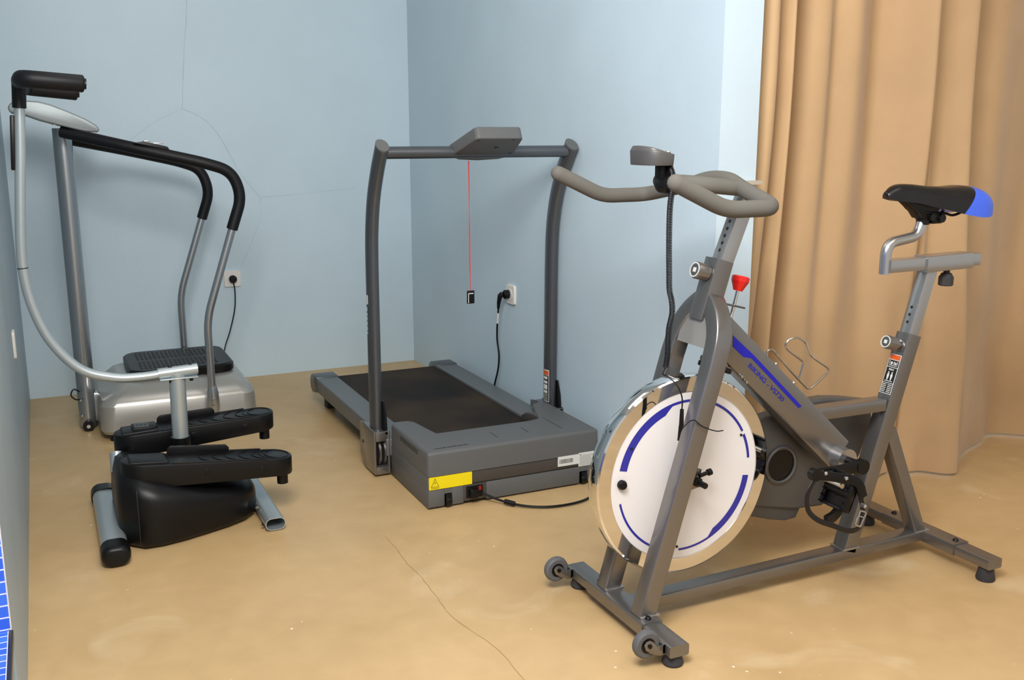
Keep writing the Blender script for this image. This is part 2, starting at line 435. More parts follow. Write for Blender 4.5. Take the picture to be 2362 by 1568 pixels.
c2 = obj('curtain', curtain(rtop, rbot, seed=11), 'curtain', base=(3.4, 2.7, 0), smooth=80)
c2['label'] = 'smoother tan curtain panel behind the bike saddle, at the right edge'; c2['category'] = 'curtain'
for c in (c1, c2): c['group'] = 'tan curtains at the right'

# ------------------------------------------------------------ sockets and plugs
def socket(name_loc, n, label):
    """n = wall normal; plate 84 mm"""
    O = Vector(name_loc); n = Vector(n); t = thing('wall_socket', label, 'socket', O)
    s = Vector((0, 0, 1)).cross(n)
    bm = NB(); sweep(bm, [O, O+n*.011], rrect(.084, .084, .008), up=(0, 0, 1), scale=[1, .97]); obj('face_plate', bm, 'white', t)
    bm = NB(); lathe(bm, [(.021, 0), (.026, 0), (.0265, .0135), (.021, .0135)], O, n, 32); obj('socket_ring', bm, 'white', t)
    return t
socket((.868, 5.23, .531), (0, -1, 0), 'white wall socket on the back wall beside the vibration machine rail')
socket((1.854, 3.922, .572), (-1, 0, 0), 'white wall socket on the right wall above the treadmill deck')
bm = NB(); sweep(bm, [(-.125, 3.76, .56), (-.117, 3.76, .56)], rrect(.07, .095, .01), up=(0, 0, 1)); o = obj('wall_plate', bm, 'white', base=(-.125, 3.76, .56))
o['label'] = 'small white plate on the left wall near the stepper'; o['category'] = 'wall plate'

# ------------------------------------------------------------ treadmill
T = thing('treadmill', 'grey folding treadmill with a black belt standing along the right wall', 'treadmill', (1.455, 3.75, 0))
CX = 1.4535
bm = NB()
prism(bm, [(1.118, 3.037), (1.790, 3.037), (1.790, 3.455), (1.765, 3.475), (1.725, 3.46), (1.655, 3.262), (1.60, 3.25), (1.235, 3.25), (1.212, 3.42), (1.19, 3.445), (1.135, 3.45), (1.118, 3.43)], 'z', .119, .206, .024, 5, above=.15)
cover = obj('motor_cover', bm, 'hood', T, smooth=40)
for o_, a_ in (((1.405, 3.10, .2064), (0, 1, 0)), ((1.535, 3.115, .2064), (0, 1, 0))): pass
bm = NB(); box(bm, (1.408, 3.10, .2052), (1.4105, 3.17, .2064)); box(bm, (1.536, 3.11, .2052), (1.5385, 3.175, .2064)); obj('groove', bm, 'ink', cover)
bm = NB()
box(bm, (1.155, 3.071, .2052), (1.285, 3.0735, .2066))
for k in range(9): box(bm, (1.165+k*.013, 3.067+.004*(k % 3), .2052), (1.170+k*.013, 3.072+.004*(k % 3), .2066))
obj('scratch', bm, 'ink', cover)
bm = NB(); box(bm, (1.668, 3.26, .2052), (1.6705, 3.10, .2064)); obj('groove', bm, 'ink', cover)
bm = NB()
for k in range(11): box(bm, (1.1172, 3.14+k*.017, .172), (1.1182, 3.147+k*.017, .19))
obj('vent', bm, 'ink', cover)
bm = NB(); box(bm, (1.122, 3.040, .072), (1.786, 3.44, .1185), .004); obj('motor_band', bm, 'hood_dark', T)
bm = NB(); box(bm, (1.1185, 3.042, .004), (1.1235, 3.44, .1178), .001); box(bm, (1.7845, 3.042, .004), (1.7895, 3.44, .1178), .001); obj('side_panel', bm, 'hood', T)
bm = NB(); box(bm, (1.121, 3.0392, .1165), (1.787, 3.05, .1195)); box(bm, (1.121, 3.0392, .0705), (1.787, 3.05, .0730)); obj('seam_strip', bm, 'ink', T)
bm = NB()
box(bm, (1.118, 3.037, .006), (1.180, 3.44, .0715), .006); box(bm, (1.205, 3.037, .006), (1.25, 3.44, .0715), .004)
box(bm, (1.335, 3.037, .006), (1.712, 3.44, .0715), .004); box(bm, (1.745, 3.037, .006), (1.79, 3.44, .0715), .006)
box(bm, (1.13, 3.06, .006), (1.78, 3.44, .070)); box(bm, (1.178, 3.038, .052), (1.21, 3.1, .0715)); box(bm, (1.71, 3.038, .052), (1.748, 3.1, .0715))
obj('motor_housing', bm, 'hood', T)
for x in (1.192, 1.728):
    bm = NB(); lathe(bm, [(0, -.011), (.018, -.011), (.021, -.007), (.021, .007), (.018, .011), (0, .011)], (x, 3.046, .0215), (1, 0, 0), 28)
    box(bm, (x-.011, 3.03, .022), (x+.011, 3.055, .05), .003); obj('caster', bm, 'black', T)
# power inlet
bm = NB(); box(bm, (1.248, 3.036, .012), (1.336, 3.060, .0705), .003); inl = obj('power_inlet', bm, 'hood_dark', T)
bm = NB(); box(bm, (1.258, 3.033, .022), (1.322, 3.045, .066), .003); obj('inlet_frame', bm, 'black', inl)
bm = NB(); box(bm, (1.304, 3.031, .046), (1.315, 3.036, .062), .002); obj('switch', bm, 'redlight', inl, label='red power switch')
bm = NB(); box(bm, (1.266, 3.012, .026), (1.298, 3.036, .058), .006); obj('connector', bm, 'black', inl)
# labels
bm = NB(); plate(bm, (1.121, 3.0390, .0725), (1, 0, 0), (0, 0, 1), .160, .045, t=.003); yl = obj('warning_label', bm, 'yellow', T, label='yellow warning label')
bm = NB(); o0 = (1.128, 3.0362, .078); a = 1
def tri(bm, w, h, x, y, th):
    P = [(x, y), (x+w, y), (x+w/2, y+h)]
    for i in range(3):
        p, q = P[i], P[(i+1) % 3]; d = Vector((q[0]-p[0], q[1]-p[1])); l = d.length; d.normalize(); nn = Vector((-d.y, d.x))*th
        poly_plate(bm, o0, (1, 0, 0), (0, 0, 1), [p, q, (q[0]+nn.x, q[1]+nn.y), (p[0]+nn.x, p[1]+nn.y)], .0004)
tri(bm, .030, .031, 0, .004, .0014)
poly_plate(bm, o0, (1, 0, 0), (0, 0, 1), [(.0155, .026), (.0125, .0175), (.0155, .0175), (.0135, .009), (.0175, .019), (.0148, .019)], .0004)
plate(bm, o0, (1, 0, 0), (0, 0, 1), .030, .0015, 0, -.001, .0004)
obj('warning_symbol', bm, 'ink', yl)
bm = NB(); plate(bm, (1.620, 3.0390, .084), (1, 0, 0), (0, 0, 1), .086, .037, t=.003); plate(bm, (1.706, 3.0390, .0725), (1, 0, 0), (0, 0, 1), .076, .052, t=.003)
rl = obj('rating_label', bm, 'labelwhite', T, label='white rating and barcode labels')
bm = NB()
x = .006
while x < .062:
    w = random.choice((.0006, .001, .0016)); plate(bm, (1.620, 3.036, .094), (1, 0, 0), (0, 0, 1), w, .016, x, 0, .0003); x += w+random.choice((.0008, .0014))
for k in range(11): plate(bm, (1.709, 3.036, .076), (1, 0, 0), (0, 0, 1), random.uniform(.045, .066), .0007, .001, k*.0038, .0003)
plate(bm, (1.709, 3.036, .117), (1, 0, 0), (0, 0, 1), .004, .003, .001, 0, .0003)
obj('print', bm, 'ink', rl)
# deck
bm = NB(); box(bm, (1.19, 3.24, .127), (1.71, 4.515, .1345)); 
obj('running_belt', bm, 'belt', T)
bm = NB(); box(bm, (1.20, 3.25, .062), (1.70, 4.48, .126)); cyl(bm, (1.19, 4.50, .108), (1.71, 4.50, .108), .025); obj('deck', bm, 'hood_dark', T)
for x0, x1 in ((1.100, 1.200), (1.703, 1.803)):
    bm = NB(); box(bm, (x0, 3.43, .078), (x1, 4.46, .147), .006, 3); r = obj('side_rail', bm, 'rail', T)
    bm = NB(); prism(bm, [(4.46, .079), (4.50, .070), (4.545, .062), (4.575, .075), (4.585, .105), (4.578, .135), (4.555, .151), (4.46, .151)], 'x', x0-.003, x1+.004, .005); obj('end_cap', bm, 'frame_dark', T)
    bm = NB(); xo = x0-.002 if x0 < 1.4 else x1-.03; box(bm, (x0+.03, 3.45, .055), (x0+.07, 4.42, .08), .004); obj('frame_beam', bm, 'hood_dark', T)
bm = NB(); box(bm, (1.14, 4.44, 0), (1.18, 4.50, .065), .004); obj('rear_foot', bm, 'darkrubber', T)
bm = NB(); box(bm, (1.73, 4.44, 0), (1.77, 4.50, .065), .004); obj('rear_foot', bm, 'darkrubber', T)
bm = NB(); prism(bm, [(3.27, .14), (3.45, .14), (3.44, .17), (3.40, .19), (3.34, .2), (3.27, .2)], 'x', 1.665, 1.722, .006); obj('inner_bracket', bm, 'hood_dark', T)
def oval_patch(bm, px, z0, z1, a0, a1, off, n=8):
    g = []
    for z in (z0, z1):
        g.append([])
        for i in range(n+1):
            a = math.radians(a0+(a1-a0)*i/n); g[-1].append(bm.verts.new((px-(.0230+off)*math.cos(a), 3.4965-(.034+off)*math.sin(a), z)))
    for i in range(n): bm.faces.new((g[0][i], g[0][i+1], g[1][i+1], g[1][i]))
# uprights: oval tubes that curve forward at the top
for sx, px in ((-1, 1.083), (1, 1.825)):
    path = spline([(px, 3.50, .15), (px, 3.497, .5), (px, 3.494, .78), (px, 3.484, .92), (px, 3.452, 1.04), (px, 3.400, 1.14), (px, 3.338, 1.228)], 8)
    bm = NB(); sweep(bm, path, circ(.0230, 28, .034), up=(0, 1, 0)); u = obj('upright', bm, 'frame_dark', T)
    bm = NB(); p1 = path[-1]; d = (path[-1]-path[-2]).normalized(); sweep(bm, [p1-d*.002, p1+d*.004], circ(.0233, 28, .0345), up=(0, 1, 0)); obj('end_cap', bm, 'hood', u)
    # hinge bracket
    bm = NB()
    a, b = px-.031, px+.031
    prism(bm, [(3.615, .175), (3.56, .185), (3.43, .178), (3.43, .012), (3.56, .006), (3.615, .05)], 'x', a, a+.008, .002)
    prism(bm, [(3.615, .175), (3.56, .185), (3.43, .178), (3.43, .012), (3.56, .006), (3.615, .05)], 'x', b-.008, b, .002)
    box(bm, (a+.004, 3.435, .138), (b-.004, 3.60, .176), .003); box(bm, (a+.004, 3.435, .008), (b-.004, 3.60, .038), .003)
    br = obj('hinge_bracket', bm, 'frame', T)
    bm = NB()
    for k in range(2): cyl(bm, (a+.022+k*.02, 3.49, .088), (a+.030+k*.02, 3.49, .088), .056, 32, bev=.002)
    obj('hinge_disc', bm, 'frame', br)
    bm = NB(); box(bm, (a+.01, 3.46, .03), (b-.01, 3.585, .15)); obj('hinge_core', bm, 'black', br)
    bm = NB(); sweep(bm, [(px+.020, 3.472, .285), (px+.021, 3.464, .225), (px+.019, 3.456, .160)], circ(.010, 14, .016), up=(0, 1, 0), scale=[.4, .9, 1.05]); obj('latch', bm, 'black', u)
    bm = NB(); cyl(bm, (px+.019, 3.444, .168), (px+.019, 3.435, .168), .005, 12); obj('bolt', bm, 'zinc', br)
    bm = NB(); cyl(bm, (a-.001, 3.575, .105), (a+.001, 3.575, .105), .007, 14); obj('bolt_hole', bm, 'ink', br)
    if sx < 0:
        bm = NB(); ux = Vector((0, -1, 0)); 
        for k, (z0, hh, w) in enumerate(((.654, .034, .020), (.628, .015, .009), (.610, .011, .009), (.594, .012, .009), (.574, .015, .008), (.555, .014, .008), (.541, .009, .008))):
            oval_patch(bm, px, z0, z0+hh, -w*1050, w*1050, .0006)
        obj('lettering', bm, 'labelwhite', u, label='white lettering on the left upright')
    else:
        def lab(bm, z0, z1, y0, y1, l): oval_patch(bm, px, z0, z1, (3.4965-y0)*1500+4, (3.4965-y1)*1500+4, .0005+l*.6)
        bm = NB(); lab(bm, .196, .330, 3.470, 3.525, .0); lb = obj('safety_label', bm, 'labelwhite', u, label='white-framed safety label')
        bm = NB(); lab(bm, .199, .306, 3.473, 3.522, .0006); obj('label_field', bm, 'ink', lb)
        bm = NB(); lab(bm, .308, .326, 3.473, 3.522, .0006); obj('label_header', bm, 'orange', lb)
        bm = NB()
        for z0, z1 in ((.290, .302), (.272, .284), (.248, .268), (.232, .244)): lab(bm, z0, z1, 3.48, 3.512, .001)
        for k in range(5): lab(bm, .202+k*.006, .204+k*.006, 3.478, 3.515, .001)
        obj('pictogram', bm, 'labelwhite', lb)
bm = NB(); tube(bm, [(1.083, 3.350, 1.205), (1.825, 3.350, 1.205)], .0215, 24); obj('cross_bar', bm, 'frame_dark', T)
# console slab tilted towards the runner
bm = NB()
ux = Vector((1, 0, 0)); uy = Vector((0, .20, -.079)).normalized(); un = ux.cross(uy)
O = Vector((1.462, 3.186, 1.2535))
pts = [(-.080, 0), (.080, 0), (.090, .010), (.122, .175), (.080, .208), (0, .220), (-.080, .208), (-.122, .175), (-.090, .010)]
t_ = bmesh.new(); lo = [t_.verts.new(O+ux*a+uy*b) for a, b in pts]; hi = [t_.verts.new(O+ux*(a*.985)+uy*(b*.985+.001)+un*.044) for a, b in pts]
t_.faces.new(lo[::-1]); t_.faces.new(hi)
for i in range(len(pts)): t_.faces.new((lo[i], lo[(i+1) % 9], hi[(i+1) % 9], hi[i]))
bmesh.ops.recalc_face_normals(t_, faces=t_.faces[:]); bevel(t_, .004, 3, angle=15); merge(bm, t_)
con = obj('console', bm, 'hood', T, smooth=40)
bm = NB()
for a, b in ((-.075, .02), (.055, .012), (-.10, .15), (.10, .145)): cyl(bm, O+ux*a+uy*b-un*.0008, O+ux*a+uy*b+un*.002, .0045, 12)
cyl(bm, O+ux*.02+uy*.085-un*.0008, O+ux*.02+uy*.085+un*.002, .009, 14)
obj('screw_hole', bm, 'ink', con)
bm = NB(); poly_plate(bm, O+un*.0445, ux, uy, [(-.07, .03), (.07, .03), (.09, .15), (-.09, .15)], .001); obj('display', bm, 'black', con)
t = thing('safety_key', 'red safety cord with a small black tag hanging from the treadmill console', 'safety key', (1.424, 3.375, .64))
bm = NB(); tube(bm, spline([(1.420, 3.375, 1.173), (1.4215, 3.375, 1.05), (1.4235, 3.375, .85), (1.424, 3.375, .69)], 5), .0014, 8); obj('cord', bm, 'redcord', t)
bm = NB(); tube(bm, spline([(1.4225, 3.375, 1.172), (1.4235, 3.376, 1.05), (1.421, 3.376, .85), (1.425, 3.375, .69)], 5), .0009, 6); obj('cord', bm, 'redcord', t)
bm = NB(); box(bm, (1.410, 3.371, .648), (1.439, 3.379, .697), .002); tg = obj('tag', bm, 'black', t)
bm = NB()
for z0, z1, x0, x1 in ((.685, .688, 1.414, 1.434), (.651, .686, 1.413, 1.4155)): box(bm, (x0, 3.3702, z0), (x1, 3.3712, z1))
obj('tag_print', bm, 'labelwhite', tg)

# ------------------------------------------------------------ exercise bike
B = thing('exercise_bike', 'grey spinning bike with a chrome and white flywheel in the right foreground', 'exercise bike', (1.85, 2.07, 0))
YC = 2.072
UP = (0, 0, 1)
bm = NB(); bar(bm, (1.30, YC, .048), (2.38, YC, .062), .050, .032, UP); obj('main_beam', bm, 'frame', B)
def stab(x, z, label):
    bm = NB(); bar(bm, (x, 1.815, z), (x, 2.335, z), .056, .030, UP, .005)
    s = obj('stabilizer', bm, 'frame', B)
    bm = NB(); bar(bm, (x, 1.935, z+.001), (x, 2.215, z+.001), .062, .036, UP, .004); obj('sleeve', bm, 'frame', s)
    bm = NB()
    for y in (1.955, 2.195): lathe(bm, [(0, .007), (.005, .0065), (.008, .003), (.009, 0), (.0, -.002)], (x, y, z+.019), UP, 18)
    obj('bolt', bm, 'black', s)
    for y in (1.842, 2.308):
        bm = NB(); lathe(bm, [(0, -z+.0005), (.025, -z+.0005), (.027, -z+.006), (.020, -.016), (.012, -.012), (0, -.012)], (x, y, z), UP, 28); obj('foot', bm, 'darkrubber', s)
    return s
sf = stab(1.307, .046, 'front'); sr = stab(2.397, .058, 'rear')
for y in (1.852, 2.318):   # transport wheels ahead of the front bar
    bm = NB(); c = (1.234, y, .064)
    lathe(bm, [(.014, -.010), (.030, -.011), (.035, -.007), (.0365, 0), (.035, .007), (.030, .011), (.014, .010)], c, (0, 1, 0), 40); w = obj('transport_wheel', bm, 'rubber', B)
    bm = NB(); lathe(bm, [(0, -.012), (.019, -.012), (.019, .012), (0, .012)], c, (0, 1, 0), 28); obj('hub', bm, 'black', w)
    bm = NB()
    for s in (-1, 1):
        prism(bm, [(1.219, .070), (1.225, .078), (1.235, .080), (1.245, .074), (1.256, .060), (1.285, .060), (1.285, .032), (1.262, .034), (1.240, .044), (1.224, .056)], 'y', y+s*.0155-.0015, y+s*.0155+.0015, .0008)
    box(bm, (1.272, y-.017, .036), (1.2805, y+.017, .062), .001)
    obj('wheel_bracket', bm, 'frame', w)
    bm = NB(); cyl(bm, (1.234, y-.021, .066), (1.234, y+.021, .066), .006, 6); obj('axle', bm, 'black', w)
# fork: one bent rectangular tube over the flywheel
sl = .292
def fk(y, z): return Vector((1.300+sl*(z-.065)+.012, y, z))
half = [fk(1.985, .06), fk(1.983, .70), fk(1.990, .765), fk(2.014, .812), fk(2.050, .846)]
right = [fk(2*YC-p.y, p.z) for p in reversed(half)]
nrm = Vector((1, 0, -sl)).normalized()
path = [half[0]]+spline(half[1:], 6)
bm = NB(); sweep(bm, path, rrect(.050, .046, .005), up=Vector((0, 1, 0)))
bm.free()
def sweep_planar(bm, path, nrm, wn, wt):
    """path bends inside the plane with normal nrm; wn = width along nrm, wt = width in the plane"""
    P = [Vector(p) for p in path]; rings = []
    sec = rrect(wn, wt, .005)
    for i, p in enumerate(P):
        if i == 0: t = P[1]-P[0]
        elif i == len(P)-1: t = P[-1]-P[-2]
        else: t = (P[i+1]-p).normalized()+(p-P[i-1]).normalized()
        t.normalize(); b = t.cross(nrm)
        rings.append([bm.verts.new(p+nrm*x+b*y) for x, y in sec])
    m = len(sec)
    for a, b in zip(rings, rings[1:]):
        for j in range(m): bm.faces.new((a[j], a[(j+1) % m], b[(j+1) % m], b[j]))
    bm.faces.new(rings[0][::-1]); bm.faces.new(rings[-1])
bm = NB(); sweep_planar(bm, [half[0]]+spline(half[1:]+[fk(YC, .856)], 6), nrm, .050, .046)
sweep_planar(bm, [right[-1]]+spline(list(reversed(right[:-1]))+[fk(YC, .856)], 6), nrm, .050, .046)
fork = obj('fork', bm, 'frame', B)
bm = NB()   # web plate under the arch
web = [fk(2.012, .735), fk(2.012, .77), fk(2.03, .80), fk(2.06, .82), fk(2*YC-2.06, .82), fk(2*YC-2.03, .80), fk(2*YC-2.012, .77), fk(2*YC-2.012, .735)]
lo = [bm.verts.new(p-nrm*.019) for p in web]; hi = [bm.verts.new(p-nrm*.013) for p in web]
bm.faces.new(lo); bm.faces.new(hi[::-1])
for i in range(8): bm.faces.new((lo[i], hi[i], hi[(i+1) % 8], lo[(i+1) % 8]))
obj('web_plate', bm, 'base', fork)
bm = NB()   # weld collars
for y in (1.985, 2*YC-1.985): box(bm, (1.288, y-.028, .064), (1.345, y+.028, .070), .002)
obj('weld', bm, 'slider', fork)
# head tube sleeve, handlebar post
def hd(z, off=0): return Vector((1.512+.305*(z-.80)+.012+off, YC, z))
bm = NB(); bar(bm, hd(.80), hd(.955), .054, .054, nrm); head = obj('head_tube', bm, 'frame', B)
bm = NB(); bar(bm, hd(.90)+Vector((0.006, 0, 0)), Vector((1.655, YC, 1.14)), .042, .042, nrm, .004); post = obj('handlebar_post', bm, 'slider', B)
bm = NB()
pA = hd(.90)+Vector((.006, 0, 0)); pd = (Vector((1.655, YC, 1.14))-pA).normalized(); side = Vector((0, 1, 0)); fn = pd.cross(side).normalized()
if fn.x > 0: fn = -fn
for k in range(6):
    c = pA+pd*(.078+k*.0195)+fn*.0206; cyl(bm, c, c+fn*.0008, .0046, 14)
obj('adjustment_hole', bm, 'ink', post)
def pull_knob(c, d, parent, s=1.):
    c = Vector(c); d = Vector(d).normalized()
    bm = NB(); lathe(bm, [(0, -.004), (.019*s, -.004), (.019*s, .004), (.012*s, .006), (.010*s, .018), (0, .018)], c, d, 24); col = obj('knob_collar', bm, 'zinc', parent)
    bm = NB(); pr = []
    t = bmesh.new(); n = 40; O = c; u = d.orthogonal().normalized(); w = d.cross(u); rings = []
    for r, h in ((.018, .016), (.0215, .018), (.0225, .052), (.0205, .056), (.0, .056)):
        ring = []
        if r == 0: ring = [t.verts.new(O+d*h)]
        else:
            for k in range(n):
                a = 2*math.pi*k/n; rr = r*s*(1-.035*(k % 4 == 0)); ring.append(t.verts.new(O+d*h+(u*math.cos(a)+w*math.sin(a))*rr))
        rings.append(ring)
    for a, b in zip(rings, rings[1:]):
        for k in range(n):
            if len(b) == 1: t.faces.new((a[k], a[(k+1) % n], b[0]))
            else: t.faces.new((a[k], a[(k+1) % n], b[(k+1) % n], b[k]))
    t.faces.new(rings[0][::-1]); merge(bm, t)
    kn = obj('pull_knob', bm, 'frame', parent)
    bm = NB(); lathe(bm, [(.0165*s, .0560), (.0195*s, .0560), (.0195*s, .0572), (.0165*s, .0572), (.0165*s, .0560)], c, d, 28, caps=False)
    e = .008*s; q = c+d*.0562; poly_plate(bm, q, w, u, [(0, -e), (e, 0), (0, e), (-e, 0)], .001); poly_plate(bm, q, u, w, [(0, -e), (e, 0), (0, e), (-e, 0)], .001)
    obj('knob_emblem', bm, 'labelwhite', kn)
    return kn
kd = Vector((-1, 0, .30))
pull_knob(hd(.918)-Vector((.012, 0, 0)), kd, head)
# resistance knob
rp, rq = Vector((1.642, YC+.01, .872)), Vector((1.608, YC+.01, .74))
bm = NB(); tube(bm, [rp, rq], .0048, 12); rod = obj('tension_rod', bm, 'chrome', B)
d = (rp-rq).normalized(); bm = NB(); lathe(bm, [(0, -.004), (.012, -.004), (.0235, .022), (.0235, .033), (.019, .036), (0, .036)], rp, d, 8); obj('tension_knob', bm, 'red', rod, label='red tension knob', smooth=20)
bm = NB(); box(bm, (1.590, YC-.014, .829), (1.652, YC+.030, .834), .002, rot=Matrix.Rotation(math.radians(14), 4, 'Y')); obj('rod_guide', bm, 'frame_dark', rod)
# diagonal tube
dp, dq = Vector((1.545, YC, .790)), Vector((2.000, YC, .377))
dd = (dq-dp).normalized(); dn = Vector((-dd.z, 0, dd.x)); 
if dn.z < 0: dn = -dn
bm = NB(); bar(bm, dp, dq, .056, .096, dn, .006); dt = obj('down_tube', bm, 'frame', B)
# printed stripe and lettering on the near face
yf = YC-.0285; S0 = Vector((1.605, yf, .0))
def on(x, z): return (x, z)
bm = NB(); poly_plate(bm, (0, yf, 0), (1, 0, 0), (0, 0, 1), [(1.603, .758), (1.604, .728), (1.640, .697), (1.655, .694), (1.668, .690), (1.838, .534), (1.848, .538), (1.676, .697)], .0006); obj('stripe', bm, 'blue', dt, label='blue stripe print')
bm = text_bm('BIKING - VS730', .0185, (1.655, yf, .6705), dd, dn, .0004, 1.36, 0); obj('lettering', bm, 'blue', dt, label='blue lettering')
# seat tube, slider, rear brace
st0, st1 = Vector((2.070, YC, .065)), Vector((2.262, YC, .700))
sd = (st1-st0).normalized()
bm = NB(); bar(bm, st0, st1, .050, .050, (1, 0, -.3)); seat_tube = obj('seat_tube', bm, 'frame', B)
sp0, sp1 = st1-sd*.03, Vector((2.315, YC, .888))
bm = NB(); bar(bm, sp0, sp1, .040, .040, (1, 0, -.3)); spost = obj('seat_post', bm, 'slider', B)
sn = Vector((-1, 0, .3)).normalized(); bm = NB()
for k in range(3):
    c = sp0.lerp(sp1, .275+k*.098)+sn*.0197; cyl(bm, c, c+sn*.0008, .0045, 14)
obj('adjustment_hole', bm, 'ink', spost)
pull_knob(st1-sd*.040+sn*.026, sn, seat_tube, .9)
# warning label on the front face of the seat tube
lo_ = st0.lerp(st1, .72)+sn*.0253; uu = Vector((0, -1, 0)); vv = sd
LW, LH = .042, .118
bm = NB(); plate(bm, lo_, uu, vv, LW, LH, -LW/2, 0, .0005); lb = obj('warning_label', bm, 'labelwhite', seat_tube, label='white-framed warning label')
bm = NB()
for y0, y1 in ((.002, .031), (.033, .078), (.080, .100)): plate(bm, lo_+sn*.0005, uu, vv, LW-.004, y1-y0, -LW/2+.002, y0, .0003)
obj('label_field', bm, 'ink', lb)
bm = NB(); plate(bm, lo_+sn*.0005, uu, vv, LW-.004, .014, -LW/2+.002, .102, .0003); obj('label_header', bm, 'orange', lb)
bm = NB(); q = lo_+sn*.0009
for k in range(5):
    plate(bm, q, uu, vv, .015, .0022, -.018, .005+k*.0052, .0003); plate(bm, q, uu, vv, .015, .0022, .002, .005+k*.0052, .0003)
for xx in (-.007, .006):   # two standing pictogram figures
    poly_plate(bm, q, uu, vv, [(xx-.004, .054), (xx-.0015, .040), (xx+.0015, .040), (xx+.004, .054), (xx+.002, .061), (xx-.002, .061)], .0003)
    poly_plate(bm, q, uu, vv, [(xx+.0022*math.cos(a), .0635+.0022*math.sin(a)) for a in [k*math.pi/4 for k in range(8)]], .0003)
plate(bm, q, uu, vv, .028, .002, -.014, .0365, .0003)
for a_ in ((-.015, .083, .030, .0018), (-.015, .087, .0018, .011), (.0135, .087, .0018, .011), (-.010, .087, .007, .008), (.001, .087, .003, .009), (.006, .087, .005, .007)): plate(bm, q, uu, vv, a_[2], a_[3], a_[0], a_[1], .0003)
t_ = text_bm('MAX', .008, q+uu*-.010+vv*.0695, uu, vv, 0, 1.1, .0002); merge(bm, t_)
obj('pictogram', bm, 'labelwhite', lb)
bm = NB(); bar(bm, (2.285, YC, .904), (2.468, YC, .907), .052, .046, UP, .003); sl_ = obj('slider_sleeve', bm, 'slider', B)
bm = NB(); bar(bm, (2.148, YC, .905), (2.505, YC, .908), .042, .036, UP, .003); obj('slider_bar', bm, 'slider', B)
bm = NB(); tube(bm, fillet([(2.146, YC, .883), (2.146, YC, .970), (2.262, YC, .986), (2.280, YC, 1.04)], .035, 8), .0155, 22); gn = obj('seat_stem', bm, 'alu', B)
bm = NB(); c = (2.392, YC, .884); lathe(bm, [(0, 0), (.009, 0), (.009, -.012), (.014, -.013), (.019, -.022), (.021, -.024), (.021, -.048), (.018, -.050), (0, -.050)], c, UP, 12); 
obj('slider_knob', bm, 'darkrubber', sl_, smooth=20)
bm = NB(); lathe(bm, [(0, .0), (.011, 0), (.011, -.004), (.007, -.008), (.007, -.013), (0, -.013)], c, UP, 20); obj('knob_collar', bm, 'zinc', sl_)
bm = NB(); bar(bm, (2.200, YC, .420), (2.358, YC, .072), .046, .040, (1, 0, .45)); obj('rear_brace', bm, 'frame', B)
bm = NB(); bar(bm, (1.86, YC, .503), (2.17, YC, .500), .046, .036, UP); obj('top_beam', bm, 'frame', B)
bm = NB(); box(bm, (2.040, YC-.028, .072), (2.104, YC+.028, .078), .002); box(bm, (2.335, YC-.026, .074), (2.39, YC+.026, .080), .002); obj('weld', bm, 'slider', B)
# flywheel
FC = Vector((1.474, YC, .392)); AX = (0, 1, 0)
bm = NB(); lathe(bm, [(.228, -.021), (.2295, -.0245), (.264, -.0245), (.2685, -.0215), (.2705, -.016), (.2705, .016), (.2685, .0215), (.264, .0245), (.2295, .0245), (.228, .021)], FC, AX, 160, caps=False)
fw = obj('flywheel', bm, 'chrome', B, label='chrome flywheel rim', smooth=20)
bm = NB(); lathe(bm, [(0, -.0225), (.228, -.0225), (.2285, -.018), (.2285, .018), (.228, .0225), (0, .0225)], FC, AX, 128); disc = obj('flywheel_disc', bm, 'disc', fw, label='white disc with blue arcs')
def arc(bm, a0, a1, r0, r1, r0b=None):
    n = max(4, int(abs(a1-a0)/2)); F = FC+Vector((0, -.0226, 0)); L = []; R = []
    for i in range(n+1):
        a = math.radians(a0+(a1-a0)*i/n); ri = r0+((r0b if r0b else r0)-r0)*i/n
        L.append(bm.verts.new(F+Vector((math.cos(a)*ri, -.0005, math.sin(a)*ri)))); R.append(bm.verts.new(F+Vector((math.cos(a)*r1, -.0005, math.sin(a)*r1))))
    for i in range(n): bm.faces.new((L[i], L[i+1], R[i+1], R[i]))
bm = NB()
arc(bm, 168, 112, .186, .208); arc(bm, 112, 104, .186, .208, .201); arc(bm, 104, 29, .201, .208)
arc(bm, 6, 26, .200, .208); arc(bm, -8, -60, .189, .208); arc(bm, -60, -67, .189, .208, .202); arc(bm, -67, -94, .202, .208); arc(bm, 193, 262, .202, .208)
obj('blue_arc', bm, 'bluearc', disc, label='blue arcs printed on the disc')
bm = NB()
for a in (150, 27, -96):
    r = .196; a = math.radians(a); c = FC+Vector((math.cos(a)*r, -.0226, math.sin(a)*r)); cyl(bm, c, c+Vector((0, -.003, 0)), .0035, 12)
obj('print_dot', bm, 'ink', disc)
bm = NB(); a = math.radians(178); c = FC+Vector((math.cos(a)*.198, -.022, math.sin(a)*.198)); lathe(bm, [(0, 0), (.012, 0), (.013, .008), (.010, .014), (0, .015)], c, (0, -1, 0), 24); obj('balance_plug', bm, 'black', disc)
bm = NB(); cyl(bm, FC+Vector((0, -.11, 0)), FC+Vector((0, .11, 0)), .008, 20); obj('axle', bm, 'black', B)
bm = NB(); lathe(bm, [(0, 0), (.013, 0), (.013, .012), (.009, .014), (0, .014)], FC+Vector((0, -.070, 0)), (0, -1, 0), 6)
cyl(bm, FC+Vector((.008, -.072, .014)), FC+Vector((.038, -.072, .020)), .0055, 10); cyl(bm, FC+Vector((.034, -.072, .019)), FC+Vector((.044, -.072, .021)), .009, 12)
obj('axle_nut', bm, 'black', B)
